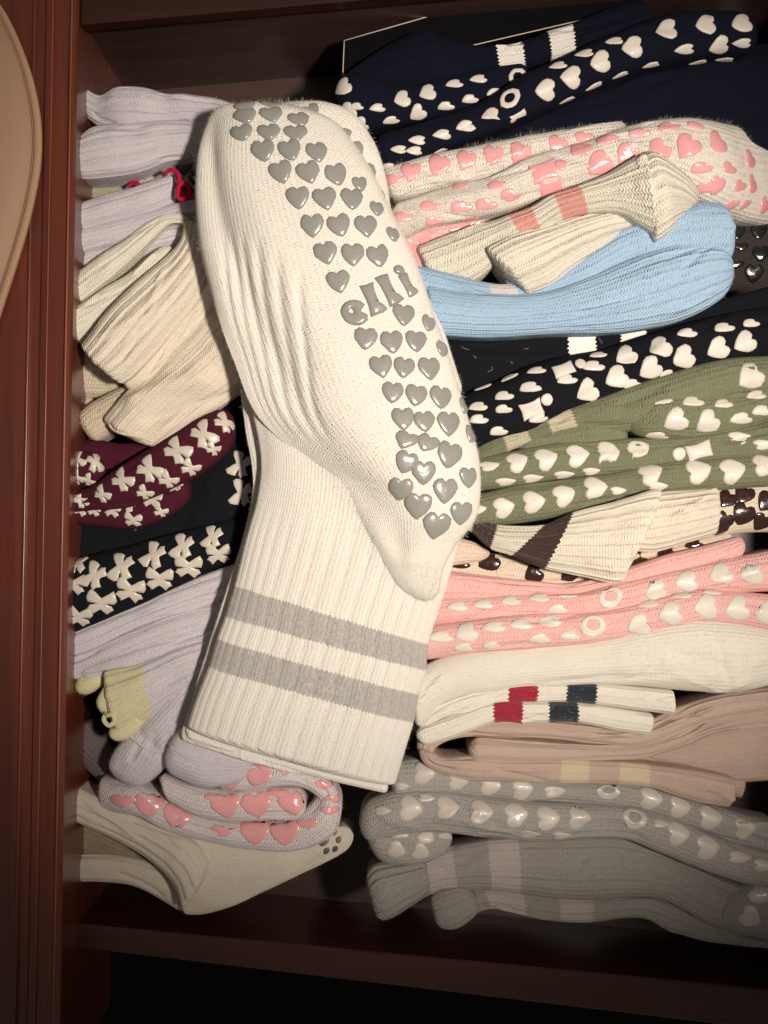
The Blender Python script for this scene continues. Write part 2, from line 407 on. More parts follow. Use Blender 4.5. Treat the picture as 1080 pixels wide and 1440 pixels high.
def tube(name, parent, pts, r, mat, nv=8, closed=False, sub=8):
    """round cord through photograph points (px,py,z)"""
    pts = np.array([P(*p) for p in pts]); n = len(pts)
    t = np.linspace(0, n - 1, (n - 1) * sub + 1); c = catmull(pts, t)
    T = np.gradient(c, axis=0); T /= np.linalg.norm(T, axis=1, keepdims=True)
    up = np.array([0, 0, 1.0]); sd = np.cross(T, up); sd /= np.linalg.norm(sd, axis=1, keepdims=True) + 1e-9; nn = np.cross(sd, T)
    verts = []; faces = []
    for i in range(len(c)):
        for j in range(nv):
            a = 2 * math.pi * j / nv; verts.append(c[i] + r * (sd[i] * math.cos(a) + nn[i] * math.sin(a)))
    for i in range(len(c) - 1):
        for j in range(nv):
            k = (j + 1) % nv; faces.append((i * nv + j, i * nv + k, (i + 1) * nv + k, (i + 1) * nv + j))
    faces.append(tuple(reversed(range(nv)))); faces.append(tuple((len(c) - 1) * nv + j for j in range(nv)))
    uv = np.stack([np.repeat(np.arange(len(c)) * 0.001, nv), np.tile(np.arange(nv) * 0.001, len(c))], 1)
    return link(name, verts, faces, mat, parent, uv=uv)

def seam(name, obj, pts, r, mat, sink=.4):
    q = []
    for x, y in pts:
        o = Vector((0, 0, H)); dr = (Vector(P(x, y, 0)) - o).normalized(); h, n_, _, _ = BV[obj.name].ray_cast(o, dr)
        if h is None: h, n_, _, _ = BV[obj.name].find_nearest(Vector(P(x, y, -.01)))
        if n_.z < 0: n_ = -n_
        p = h + n_ * r * (1 - sink); k = F / (H - p.z); q.append((540 + p.x * k, 720 - p.y * k, p.z))
    return tube(name, obj, q, r, mat, sub=6)
# ------------------------------------------------------------------ the drawer
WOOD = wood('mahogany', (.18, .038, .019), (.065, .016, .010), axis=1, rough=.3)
WOODX = wood('mahogany_front_shaded', (.085, .021, .011), (.035, .010, .006), axis=0, rough=.34, coat=.3)  # mahogany with the dimness of the front board put into its colour
WOODB = wood('mahogany_back_shaded', (.045, .012, .008), (.02, .006, .004), axis=0, rough=.34, coat=.3)  # still darker copy of the mahogany, shade at the back painted in
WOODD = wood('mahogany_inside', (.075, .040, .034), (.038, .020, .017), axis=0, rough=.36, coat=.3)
ORANGE = wood('orange_line', (.34, .10, .035), (.17, .045, .018), axis=1, rough=.4, coat=.2)
DARK = wood('shaded_floor', (.003, .002, .002), (.002, .0015, .0015), axis=0, rough=.6, coat=.0, spec=.2)  # near-black colour stands in for the shade over the floor
def prism(name, quad, z0, z1, mat, parent=None, bev=0.0008, quadb=None):
    """board: quad of four photograph points at top height z1, extruded down to z0; small bevel on top edge"""
    top = np.array([P(x, y, z1) for x, y in quad]); bot = top.copy(); bot[:, 2] = z0
    c = top.mean(axis=0)
    inn = []
    for i in range(4):
        p = top[i]; a = top[(i + 1) % 4] - p; b = top[i - 1] - p
        q = p + bev * a / np.linalg.norm(a) + bev * b / np.linalg.norm(b); inn.append(q)
    inn = np.array(inn); mid = top.copy(); mid[:, 2] -= bev
    verts = np.concatenate([bot, mid, inn]); faces = [(3, 2, 1, 0), (8, 9, 10, 11)]
    for i in range(4):
        k = (i + 1) % 4; faces += [(i, k, 4 + k, 4 + i), (4 + i, 4 + k, 8 + k, 8 + i)]
    # orientation (photograph y points down)
    area = sum(top[i][0] * top[(i + 1) % 4][1] - top[(i + 1) % 4][0] * top[i][1] for i in range(4))
    if area < 0: faces = [tuple(reversed(f)) for f in faces]
    return link(name, verts, faces, mat, parent, smooth=False)
drawer = thing('drawer', 'open mahogany drawer holding the two rows of folded socks', 'drawer', 540, 720, -0.10)
FLOOR = -0.095
prism('drawer_bottom', [(-60, -140), (1300, -140), (1300, 1348), (-60, 1232)], FLOOR - 0.006, FLOOR, WOODD, drawer)
# left rail: a moulded profile running the length of the drawer
def xl(f, y): return f[0] + (f[1] - f[0]) * y / 1300.0
prof = [((-260, -290), 0.0), ((38, 8), 0.0), ((52, 24), 0.0), ((54, 26), -0.0012), ((64, 40), -0.0012), ((66, 42), 0.0), ((76, 52), 0.0), ((78, 54), -0.0008), ((98, 74), -0.0008), ((100, 76), 0.0001),
        ((104, 80), 0.0001), ((107, 83), -0.0006), ((111, 87), -0.0022), ((112.5, 88.5), -0.012), ((113, 89), FLOOR)]
def rail(name, prof, ya, yb, mat, parent, n=14, zoff=0, nn=1):
    verts = []; faces = []
    for i in range(n + 1):
        y = ya + (yb - ya) * i / n
        for (fx, z) in prof:
            verts.append(P(xl(fx, y), y, z if z > -0.01 else z))
    m = len(prof)
    # keep the inner wall vertical: its lower points share x,y with the rim
    for i in range(n + 1):
        r = verts[i * m + m - 3]
        for k in (m - 2, m - 1): verts[i * m + k] = (r[0], r[1], prof[k][1])
    for i in range(n):
        for j in range(m - 1):
            faces.append((i * m + j, (i + 1) * m + j, (i + 1) * m + j + 1, i * m + j + 1))
    return link(name, verts, faces, mat, parent, smooth=False)
rail('left_side', prof, -90, 1540, WOOD, drawer)
def strip(name, xa, xb, z, ya, yb, mat, parent, n=24, jit=0.0):
    verts = []; faces = []
    for i in range(n + 1):
        y = ya + (yb - ya) * i / n
        for xx, zz in ((xa, z - 0.0012), ((xa[0] + .6, xa[1] + .6), z), ((xb[0] - .6, xb[1] - .6), z), (xb, z - 0.0012)):
            verts.append(P(xl(xx, y) + random.uniform(-jit, jit), y, zz))
    for i in range(n):
        for j in range(3): faces.append((i * 4 + j, (i + 1) * 4 + j, (i + 1) * 4 + j + 1, i * 4 + j + 1))
    return link(name, verts, faces, mat, parent)
strip('rail_line', (99.5, 75.5), (103, 79), 0.0006, -90, 1540, ORANGE, drawer, jit=.15)  # narrow raised strips, paler and more orange than the rail
strip('rail_line', (73.0, 49.5), (76, 52.0), 0.0005, -90, 1540, ORANGE, drawer, jit=.3)
strip('bead', (46, 20), (51, 25), 0.0009, -90, 1540, WOOD, drawer, jit=.2)
# back board and its rim
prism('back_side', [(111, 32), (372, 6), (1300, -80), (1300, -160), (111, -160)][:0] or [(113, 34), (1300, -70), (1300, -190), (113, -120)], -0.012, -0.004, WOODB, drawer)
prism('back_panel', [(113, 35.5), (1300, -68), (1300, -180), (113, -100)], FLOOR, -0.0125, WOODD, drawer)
# front board, in the mahogany darkened for shade
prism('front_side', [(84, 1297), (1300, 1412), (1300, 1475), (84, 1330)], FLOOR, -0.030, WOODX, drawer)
prism('right_side', [(1200, -90), (1270, -90), (1270, 1500), (1200, 1500)], FLOOR, 0.012, WOOD, drawer)
fl = prism('cabinet_base', [(-600, 1000), (1700, 1000), (1700, 2300), (-600, 2300)], -0.36, -0.35, DARK); fl.name = 'floor'; tag(fl, kind='structure')

# beige padded cup lying over the left rim
cup = thing('padded_cup', 'smooth tan padded cup with bound edge overhanging the left drawer side', 'bra', 0, 230, 0.0)
smooth_tan = knit('smooth_tan', (.36, .225, .155), wale=.0005, bump=.15, rough=.5)
CR = [(-14, -12), (8, 20), (28, 62), (44, 108), (54, 155), (57, 195), (55, 235), (47, 280), (36, 325), (22, 372), (8, 415), (-10, 470)]
body('cup_shell', cup, [(-260, y - 20, x - 8, y) for x, y in CR], (.5, .34, .22), z=0.004, hk=.10, d=.002, cap=(4, 4), wr=.0008, wf=(8, 8), mat=smooth_tan, nt=40)
bind_m = knit('tan_binding', (.42, .265, .17), wale=.0006, bump=.3, rough=.6)
body('binding', cup, [(x - 9, y, x + 1, y) for x, y in CR], (.5, .36, .24), z=.0055, hk=.3, d=.003, cap=(2, 2), wr=.0001, mat=bind_m, nt=14)
tube('stitching', cup, [(x - 10.5, y, .0072) for x, y in CR], .00022, bind_m, nv=5)

# ------------------------------------------------------------------ RIGHT ROW, top to bottom
# black box with a cream edge
bx = thing('gift_box', 'flat black box with thin cream edging behind the navy socks', 'box', 640, 60, -0.045)
bq = [(482, 106), (484, 57), (900, -62), (905, 8)]
card = rubber('black_card', (.003, .003, .004), .8, 0); card.node_tree.nodes['Principled BSDF'].inputs['Specular IOR Level'].default_value = .08
prism('box_lid', bq, -0.075, -0.036, card, bx, bev=.0004)
edge_m = rubber('cream_edge', (.62, .54, .42), .6, 0)
for a_, b_ in ((0, 1), (1, 2), (0, 3), (3, 2)):
    tube('edging', bx, [(bq[a_][0], bq[a_][1], -0.0358), ((bq[a_][0] + bq[b_][0]) / 2, (bq[a_][1] + bq[b_][1]) / 2, -0.0357), (bq[b_][0], bq[b_][1], -0.0358)], .00028, edge_m, nv=6, sub=3)

WH = (.80, .78, .74)
nv_ = thing('folded_socks', 'navy folded socks with cream hearts and two white cuff stripes, topmost of the right row', 'socks', 760, 110)
body('cuff', nv_, [(478, 110, 500, 150), (540, 68, 560, 128), (590, 46, 606, 124), (625, 56, 640, 118), (660, 64, 672, 110), (695, 66, 702, 102), (732, 60, 738, 96), (768, 46, 775, 86), (803, 36, 809, 78), (860, 12, 874, 66), (908, -4, 925, 50)],
     C['navy'], z=-.030, zend=-.028, hk=.35, stripes=[(5, 6, WH), (7, 8, WH)], wr=.0008, rib=.0032, ribs_b=.6, bump=.8)
n1 = body('foot_fold', nv_, [(464, 116, 474, 182), (500, 106, 512, 186), (550, 116, 558, 176), (600, 112, 606, 168), (650, 102, 660, 156), (700, 94, 712, 136), (740, 88, 750, 118)], C['navy'], z=-.028, hk=.36, wr=.0006, cap=(22, 14))
pads(n1, '480,122,15 470,160,14 506,178,13 500,150,10 530,152,11 565,139,13 601,130,13 638,118,12 672,111,12 549,170,12 587,160,13 626,150,12 660,140,12 695,131,12', 14, RUB['white'], ang=-60)
pad(n1, 728, 107, 15, 'oval', 20, RUB['white'], inner=(.5, 0, 0))
n2 = body('foot_fold', nv_, [(520, 196, 530, 250), (560, 184, 570, 236), (610, 168, 620, 212), (660, 152, 672, 194), (700, 130, 718, 176), (740, 104, 762, 156), (800, 78, 820, 130), (860, 50, 880, 104), (930, 24, 950, 88), (1000, 18, 1010, 78), (1062, 22, 1066, 78)], C['navy'], z=-.020, hk=.45, cap=(20, 24))
pads(n2, '560,210,11 586,197,12 621,189,13 654,178,13 689,165,15 767,127,16 803,108,16 844,87,16 889,66,16 937,42,16 992,34,16 1043,32,16 784,92,12 821,75,13 863,58,12 797,141,12 835,122,13 872,106,12 915,92,12 962,70,14 1011,66,15 981,88,13 1018,84,13 1043,61,13 582,212,12 616,214,13 545,235,10', 16, RUB['white'], ang=-80)
pad(n2, 717, 138, 17, 'oval', 50, RUB['white'], inner=(.5, 0, .05)); pad(n2, 728, 163, 13, 'tee', 20, RUB['white'])
body('leg', nv_, [(520, 232, 530, 268), (600, 212, 606, 250), (700, 180, 708, 230), (800, 140, 808, 212), (900, 100, 906, 196), (1000, 76, 1004, 200), (1100, 60, 1104, 210)], C['navy'], z=-.034, hk=.16, wr=.0012)
for i_, (x_, y_) in enumerate(()): pass

# white fuzzy pair with pink hearts
pk = thing('folded_socks', 'fuzzy white folded socks with pink hearts and a pink striped cuff', 'socks', 780, 260)
p1 = body('foot_fold', pk, [(530, 240, 545, 285), (580, 226, 590, 276), (640, 212, 650, 262), (700, 200, 710, 248), (760, 190, 770, 234), (820, 180, 830, 222), (880, 172, 890, 212)], C['pinkwhite'], z=-.020, hk=.5, wr=.0009, cap=(16, 12))
pads(p1, '552,252,14.6 577,241,15.7 616,231,16.8 655,225,15.7 693,218,15.7 731,213,16.8 784,205,15.7 820,192,13.4', 16.8, RUB['pink'], ang=-20)
p2 = body('foot_fold', pk, [(545, 292, 552, 345), (590, 276, 600, 320), (640, 262, 650, 310), (690, 250, 700, 300), (740, 224, 752, 284), (800, 206, 812, 266), (860, 186, 872, 252), (920, 172, 930, 260), (980, 170, 990, 290), (1028, 180, 1036, 310), (1090, 195, 1096, 320)], C['pinkwhite'],
          z=[-.016, -.016, -.016, -.014, -.013, -.013, -.013, -.014, -.018, -.034, -.066], hk=.42, wr=.0011, cap=(18, 20), hmax=.015)
pads(p2, '565,305,14.6 603,290,14.6 645,256,11.2 647,292,15.7 682,288,15.7 717,276,15.7 697,260,13.4 815,210,16.8 852,196,15.7 842,231,19.0 881,219,17.9 926,212,17.9 897,187,15.7 938,179,15.7 977,176,13.4 967,206,19.0 1009,201,19.0 985,237,15.7 1025,237,15.7 993,265,15.7 1040,262,15.7 1027,290,15.7 947,240,13.4 610,312,13.4 660,308,13.4', 17.9, RUB['pink'], ang=-40)
pad(p2, 765, 240, 19, 'box', 15, RUB['pink']); pad(p2, 775, 266, 18, 'box', 10, RUB['pink']); pad(p2, 789, 231, 9, 'dot', 0, RUB['pink'])
p3 = body('heel', pk, [(590, 308, 560, 330), (575, 330, 552, 352), (600, 350, 570, 395), (650, 340, 620, 395)], C['pinkwhite'], z=-.026, hk=.4, cap=(10, 10))
pads(p3, '572,350,15.7 610,345,17.9 590,368,15.7 575,330,13.4', 16.8, RUB['pink'], ang=-20)
body('leg', pk, [(580, 350, 612, 415), (638, 326, 668, 396), (688, 312, 708, 362), (712, 304, 735, 344), (745, 292, 760, 330), (775, 274, 790, 310), (812, 262, 826, 300), (850, 246, 868, 300), (884, 226, 900, 318), (905, 212, 926, 335)], (.74, .71, .61), z=[-.022, -.018, -.012, -.008, -.006, -.004, -.003, -.002, -.001, 0], hk=.35,
     stripes=[(3, 4, (.78, .38, .33), .2), (5, 6, (.78, .38, .33), .2)], rib=.0030, ribs_b=1.6, cap=(8, 10), ribs=(8, .0005, 3, 10), nt=110)
body('cuff', pk, [(893, 232, 915, 345), (912, 215, 938, 330), (950, 236, 956, 312), (975, 258, 968, 305), (988, 278, 976, 300)], (.74, .71, .61), z=[-.002, -.001, -.005, -.009, -.014], hk=.3, rib=.003, ribs_b=2.0, ribs=(11, .0006), nt=130, cap=(8, 10))
body('cuff', pk, [(905, 300, 930, 345), (870, 292, 890, 336), (820, 300, 850, 350), (770, 316, 812, 372), (720, 332, 775, 400), (680, 352, 738, 414)], (.74, .71, .61), z=[-.012, -.010, -.008, -.006, -.005, -.006], hk=.25, rib=.003, ribs_b=2.0, ribs=(12, .0007), nt=120, cap=(8, 6), label='ribbed cream cuff end turned down')
fuzz(p1, 6000, (.75, .69, .61), .0036); fuzz(p2, 14000, (.75, .69, .61), .0036)

pi_ = body('fold_inside', pk, [(548, 322, 552, 352), (600, 306, 606, 348), (660, 300, 668, 340), (720, 290, 726, 320)], (.78, .52, .49), z=-.027, hk=.25, cap=(10, 10))
pads(pi_, '585,328,15 612,318,15 640,318,15 665,312,14 600,338,14', 15, RUB['pink'], ang=-30)
pads(p2, '1055,225,15 1058,260,15 1075,290,14 1065,200,12 1008,262,15 1048,288,13 912,250,13', 15, RUB['pink'], ang=-30)
# white pair with black hearts; near-black fabric colour stands in for shade
dk = thing('folded_socks', 'pale socks with black hearts, coloured near-black for shade, beside the light blue toes', 'socks', 1060, 350, -.06)
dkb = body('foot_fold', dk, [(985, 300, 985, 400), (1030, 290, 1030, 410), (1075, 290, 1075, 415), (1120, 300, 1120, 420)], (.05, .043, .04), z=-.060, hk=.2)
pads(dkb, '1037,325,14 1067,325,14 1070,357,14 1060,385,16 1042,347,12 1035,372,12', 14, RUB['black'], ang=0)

# light blue pair
bl = thing('folded_socks', 'plain light blue ribbed folded socks under the pink striped cuff', 'socks', 820, 400)
body('cuff', bl, [(700, 395, 740, 425), (760, 370, 790, 405), (812, 346, 830, 388), (850, 338, 862, 372), (896, 340, 900, 366)], C['blue'], z=-.014, hk=.4, rib=.003, ribs_b=1.2)
body('foot_fold', bl, [(580, 372, 592, 420), (640, 388, 650, 430), (680, 398, 690, 432), (720, 400, 736, 432), (760, 384, 776, 425), (820, 350, 840, 405), (870, 320, 890, 380), (930, 300, 945, 372), (985, 286, 1000, 375), (1028, 292, 1034, 372)], C['blue'], z=-.012, hk=.42, stripes=[(2.1, 3.0, (.72, .68, .68)), ], cap=(8, 18), rib=.0032, ribs_b=1.0, hmax=.014)
bb = body('foot_fold', bl, [(596, 402, 604, 472), (680, 414, 688, 475), (760, 412, 772, 470), (830, 388, 850, 468), (890, 362, 910, 462), (940, 346, 960, 450), (990, 338, 1000, 430), (1030, 350, 1034, 405)], C['blue'], z=-.008, hk=.34, rib=.0036, ribs_b=1.6, ribs=(9, .0006, -1, 4.5), nt=70, cap=(8, 22), creases=[(4, .30, 7, .2, .05, -.0012)])
fuzz(bb, 3000, (.5, .68, .85), .0018)

# black pair with cream hearts
bk = thing('folded_socks', 'black folded socks with cream hearts and white stripes below the light blue pair', 'socks', 850, 520)
bkl = body('leg', bk, [(600, 468, 630, 560), (700, 466, 715, 550), (793, 456, 800, 520), (833, 452, 838, 512), (868, 448, 872, 500), (904, 442, 906, 496), (980, 430, 985, 470), (1090, 400, 1095, 455)], C['black'], z=-.026, hk=.25, stripes=[(2, 3, WH), (4, 5, WH)], rib=.003, ribs_b=.6)
b2 = body('foot_fold', bk, [(640, 560, 655, 640), (690, 538, 708, 625), (740, 515, 758, 612), (790, 502, 810, 590), (850, 490, 868, 566), (910, 470, 928, 545), (970, 454, 985, 528), (1030, 440, 1040, 515), (1095, 430, 1100, 510)], C['black'], z=-.020, hk=.40)
pads(b2, '671,572,13 672,590,13 700,607,13 707,557,13 707,576,12 677,545,13 715,531,13 744,545,15 753,521,13 757,589,14 833,515,15 796,534,14 825,550,17 867,531,18 914,519,18 961,503,18 1009,491,17 1047,482,17 880,500,16 927,487,17 840,499,12 888,541,14 938,527,13 965,468,14 1017,461,14 1055,455,12', 17, RUB['white'], ang=-55)
pad(b2, 793, 519, 16, 'box', 15, RUB['white'], asp=.8); pad(b2, 816, 511, 8, 'dot', 0, RUB['white']); pad(b2, 747, 575, 16, 'box', 25, RUB['white'], asp=.9); pad(b2, 769, 562, 9, 'dot', 0, RUB['white'])

# green pair
gr = thing('folded_socks', 'moss green folded socks with cream hearts', 'socks', 870, 620)
g0 = body('leg', gr, [(650, 640, 665, 668), (705, 612, 714, 636), (738, 600, 748, 625), (767, 588, 776, 615), (800, 574, 812, 606), (850, 556, 870, 608), (910, 534, 930, 600), (970, 516, 985, 584), (1030, 504, 1045, 562), (1095, 500, 1100, 556)], C['green'], z=-.014, hk=.40, stripes=[(1, 2, (.6, .56, .42)), (3, 4, (.6, .56, .42))], heather=.45, dark=(.10, .12, .05))
pads(g0, '1055,530,20', 20, RUB['white'], ang=-60)
g1 = body('foot_fold', gr, [(880, 580, 880, 612), (920, 556, 925, 616), (970, 556, 975, 618), (1020, 552, 1026, 612), (1060, 545, 1066, 600), (1100, 530, 1106, 590)], C['green'], z=-.012, hk=.42, heather=.45, dark=(.10, .12, .05), cap=(24, 10))
pads(g1, '929,563,14 973,565,15 1016,568,13 950,592,18 995,595,18 1041,589,16 1062,556,13 922,614,16 1070,578,14', 18, RUB['white'], ang=-60)
body('leg', gr, [(720, 612, 730, 640), (780, 600, 790, 640), (830, 588, 840, 635), (880, 590, 885, 628)], C['green'], z=-.016, hk=.4, heather=.45, dark=(.10, .12, .05))
g2 = body('foot_fold', gr, [(655, 648, 662, 692), (720, 634, 726, 684), (790, 622, 796, 674), (860, 618, 866, 668), (930, 614, 936, 660), (1000, 606, 1006, 652), (1095, 590, 1100, 648)], C['green'], z=-.013, hk=.42, heather=.45, dark=(.10, .12, .05))
pads(g2, '688,655,14 728,648,16 769,644,17 813,640,17 856,637,17 899,634,16 712,678,14 750,673,14 794,668,14 832,663,12 1041,615,15 1075,625,14', 17, RUB['white'], ang=105)
pad(g2, 983, 634, 19, 'box', 10, RUB['white'], asp=.8); pad(g2, 955, 638, 10, 'dot', 0, RUB['white'])
g3 = body('foot_fold', gr, [(650, 700, 656, 745), (720, 684, 726, 736), (790, 674, 796, 724), (860, 664, 866, 706), (930, 650, 936, 696), (1000, 644, 1006, 690), (1095, 634, 1100, 684)], C['green'], z=-.011, hk=.42, heather=.45, dark=(.10, .12, .05))
pads(g3, '669,716,15 709,714,16 751,706,17 794,696,17 838,686,18 915,664,18 983,662,19 1031,661,19 1075,652,17 925,684,14 870,690,11', 17, RUB['white'], ang=105)
fuzz(g0, 2500, (.25, .28, .14), .0022); fuzz(g1, 2500, (.25, .28, .14), .0022); fuzz(g3, 3000, (.25, .28, .14), .0022)

# cream pair with dark brown stripes and brown hearts
cb = thing('folded_socks', 'cream ribbed socks with dark plum stripes and glossy brown hearts under the green pair', 'socks', 830, 760)
rb = body('foot_fold', cb, [(985, 690, 990, 760), (1030, 676, 1035, 750), (1110, 664, 1110, 748)], (.74, .66, .54), z=-.022, hk=.25)
pads(rb, '1022,702,14.5 1046,695,16 1045,724,18 1078,706,16 1070,735,15 1018,733,14.5 1022,752,14.5', 16, RUB['brown'], ang=-30)
rb2 = body('foot_fold', cb, [(610, 782, 612, 812), (680, 778, 685, 818), (760, 786, 765, 826), (840, 782, 845, 822), (900, 774, 905, 806), (960, 760, 965, 790), (1030, 746, 1035, 776)], (.74, .62, .50), z=-.020, hk=.3)
pads(rb2, '647,794,13 687,789,17 750,807,15 800,808,14 896,790,15 937,778,15 975,766,13', 15, RUB['brown'], ang=-60, lift=.0008)
body('heel', cb, [(596, 764, 598, 800), (640, 756, 642, 794), (690, 770, 688, 788)], (.74, .62, .50), z=-.016, hk=.4, cap=(6, 20))
body('cuff', cb, [(860, 700, 868, 770), (900, 694, 915, 776), (960, 688, 965, 764), (1000, 684, 1004, 752), (1014, 684, 1008, 746)], (.74, .69, .58), z=-.010, hk=.22, rib=.003, ribs_b=2, ribs=(9, .0006), nt=60, cap=(8, 7))
body('cuff', cb, [(640, 712, 640, 738), (668, 724, 662, 748), (700, 738, 690, 772), (764, 738, 718, 782), (806, 720, 766, 800), (870, 704, 822, 812), (914, 690, 860, 820), (936, 688, 876, 818)], (.76, .71, .60), z=[-.012, -.008, -.006, -.004, -.003, -.002, -.001, -.002], hk=.14,
     stripes=[(1.0, 2.0, C['brown']), (3, 4, C['brown'])], rib=.0036, ribs_b=2, ribs=(11, .0006), nt=120, cap=(8, 7), label='striped cuff laid over the pair')

# coral pair
co = thing('folded_socks', 'coral pink folded socks with cream hearts and rings', 'socks', 840, 850)
body('leg', co, [(590, 800, 592, 850), (660, 806, 664, 848), (740, 816, 746, 850), (800, 820, 806, 846), (860, 806, 870, 836), (930, 782, 940, 820), (1000, 764, 1010, 800), (1046, 752, 1050, 778)], C['coral'], z=-.014, hk=.36, rib=.003, ribs_b=.5, cap=(8, 12))
c1 = body('foot_fold', co, [(590, 846, 592, 882), (660, 838, 664, 878), (740, 834, 746, 872), (800, 836, 806, 872), (860, 822, 870, 868), (930, 804, 940, 850), (1000, 790, 1010, 836), (1100, 770, 1104, 830)], C['coral'], z=-.012, hk=.42, heather=.15, dark=(.9, .55, .5))
pads(c1, '642,853,14 678,850,14 717,845,14 757,840,14 797,838,13 782,857,14 922,832,17 965,818,17 1013,808,18 1057,807,18', 17, RUB['white'], ang=-72)
pad(c1, 859, 840, 19, 'oval', 30, RUB['white'], inner=(.5, 0, .1))
c2 = body('foot_fold', co, [(588, 882, 590, 930), (660, 872, 664, 918), (740, 864, 746, 912), (800, 862, 806, 908), (860, 856, 870, 900), (920, 842, 930, 892), (980, 830, 990, 876), (1040, 832, 1044, 880), (1100, 838, 1104, 894)], C['coral'], z=-.009, hk=.42, heather=.15, dark=(.9, .55, .5))
pads(c2, '618,896,16 655,889,17 693,882,16 732,878,16 772,874,16 800,894,14 757,899,15 897,880,17 942,864,18 910,849,14 992,854,19 1036,857,19 1077,865,17 957,837,14 1000,832,13 650,911,13 690,908,12', 18, RUB['white'], ang=-72)
pad(c2, 834, 881, 20, 'oval', 10, RUB['white'], inner=(.5, 0, .15))

# plain cream pair with red and navy stripes
cr = thing('folded_socks', 'plain cream folded socks with red and navy stripes on the folded cuffs', 'socks', 800, 960)
body('foot_fold', cr, [(572, 948, 580, 1030), (620, 925, 630, 985), (680, 912, 690, 972), (760, 905, 765, 966), (840, 896, 845, 962), (910, 880, 915, 965), (970, 868, 975, 972), (1030, 872, 1030, 974), (1090, 884, 1090, 960)], C['ivory'], z=-.010, hk=.33, rib=.003, ribs_b=.35, cap=(14, 10), creases=[(6.2, .0, 7, 1, .1, -.0006)])
body('cuff', cr, [(586, 1030, 602, 1034), (596, 1000, 618, 1012), (640, 976, 654, 1004), (714, 960, 712, 990), (756, 960, 754, 988), (796, 960, 794, 988), (838, 961, 836, 990), (900, 966, 900, 998), (948, 970, 948, 1004)], C['ivory'], z=-.010, hk=.45, stripes=[(3.0, 4.0, C['red']), (5, 6, (.012, .018, .035))], rib=.003, ribs_b=1.2, cap=(6, 5))
body('cuff', cr, [(580, 1036, 600, 1048), (590, 1024, 606, 1046), (630, 1008, 640, 1036), (692, 986, 694, 1016), (734, 986, 734, 1016), (770, 987, 770, 1016), (812, 988, 812, 1016), (870, 996, 866, 1028), (920, 1004, 916, 1034)], C['ivory'], z=-.008, hk=.45, stripes=[(3.0, 4.0, C['red']), (5, 6, (.012, .018, .035))], rib=.003, ribs_b=1.2, cap=(8, 5))

# tan pair
tn = thing('folded_socks', 'peach tan folded socks with two cream stripes and a looped fold', 'socks', 800, 1060)
TK = dict(rib=.0026, ribs_b=2.0)
body('leg', tn, [(612, 1066, 582, 1062), (618, 1046, 590, 1038), (650, 1028, 630, 1006) [2:] + (650, 1034) if False else (632, 1012, 650, 1036), (700, 1006, 706, 1038), (780, 1010, 784, 1042), (850, 1020, 856, 1050), (900, 1018, 910, 1054), (960, 992, 974, 1030), (1020, 974, 1030, 1012), (1100, 966, 1104, 1010)][:0] or
     [(604, 1070, 584, 1060), (616, 1048, 592, 1032), (650, 1036, 634, 1010), (700, 1036, 696, 1006), (780, 1040, 782, 1012), (850, 1048, 852, 1020), (900, 1050, 894, 1020), (960, 1030, 948, 996), (1020, 1010, 1010, 976), (1100, 1000, 1095, 964)], C['tan'], z=-.016, hk=.42, **TK)
body('leg', tn, [(655, 1062, 660, 1040), (672, 1072, 680, 1036), (740, 1074, 745, 1040), (820, 1070, 825, 1046), (900, 1066, 905, 1044), (960, 1050, 960, 1026), (1020, 1028, 1015, 1004), (1100, 1020, 1095, 994)], C['tan'], z=-.015, hk=.45, cap=(12, 8), **TK)
body('leg', tn, [(584, 1050, 606, 1056), (600, 1078, 622, 1064), (650, 1094, 660, 1062), (710, 1098, 716, 1066), (785, 1100, 788, 1066), (825, 1101, 828, 1068), (867, 1103, 870, 1070), (910, 1106, 912, 1074), (970, 1126, 978, 1082), (1026, 1134, 1034, 1094)], C['tan'], z=-.013, hk=.42, stripes=[(4, 5, (.62, .53, .38)), (6, 7, (.62, .53, .38))], cap=(10, 6), rib=.0026, ribs_b=1.2)
body('foot_fold', tn, [(880, 1070, 870, 1045), (950, 1090, 940, 1035), (1020, 1098, 1010, 1010), (1100, 1095, 1095, 1000)], C['tan'], z=-.026, hk=.3)
body('cuff', tn, [(960, 1110, 962, 1080), (1010, 1116, 1014, 1078), (1044, 1122, 1048, 1092)], C['tan'], z=-.024, hk=.4, cap=(4, 5))

# grey pair with hearts
gy = thing('folded_socks', 'grey folded socks with pale hearts, rolled at their left end', 'socks', 790, 1140)
GH = dict(heather=.5, dark=(.20, .20, .185))
y1 = body('foot_fold', gy, [(548, 1070, 548, 1124), (600, 1066, 602, 1120), (660, 1076, 660, 1120), (730, 1088, 730, 1126), (800, 1094, 800, 1128), (870, 1098, 868, 1136), (930, 1106, 926, 1150), (1000, 1130, 992, 1174), (1050, 1146, 1042, 1188), (1100, 1156, 1092, 1204)], C['grey'], z=-.020, hk=.42, **GH)
pads(y1, '565,1106,11 597,1087,17 645,1096,17 690,1104,17 735,1110,17 780,1113,16 916,1123,18 957,1134,18 1000,1150,19 1048,1165,17', 18, RUB['greyw'], ang=92)
pad(y1, 855, 1112, 19, 'oval', 0, RUB['greyw'], inner=(.5, 0, .15))
y2 = body('foot_fold', gy, [(504, 1130, 506, 1182), (550, 1112, 552, 1176), (610, 1110, 612, 1168), (680, 1118, 680, 1176), (750, 1126, 750, 1182), (820, 1130, 820, 1178), (880, 1134, 876, 1180), (940, 1148, 932, 1200), (1000, 1172, 990, 1224), (1050, 1190, 1040, 1240), (1105, 1200, 1100, 1250)], C['grey'], z=-.017, hk=.42, cap=(18, 8), **GH)
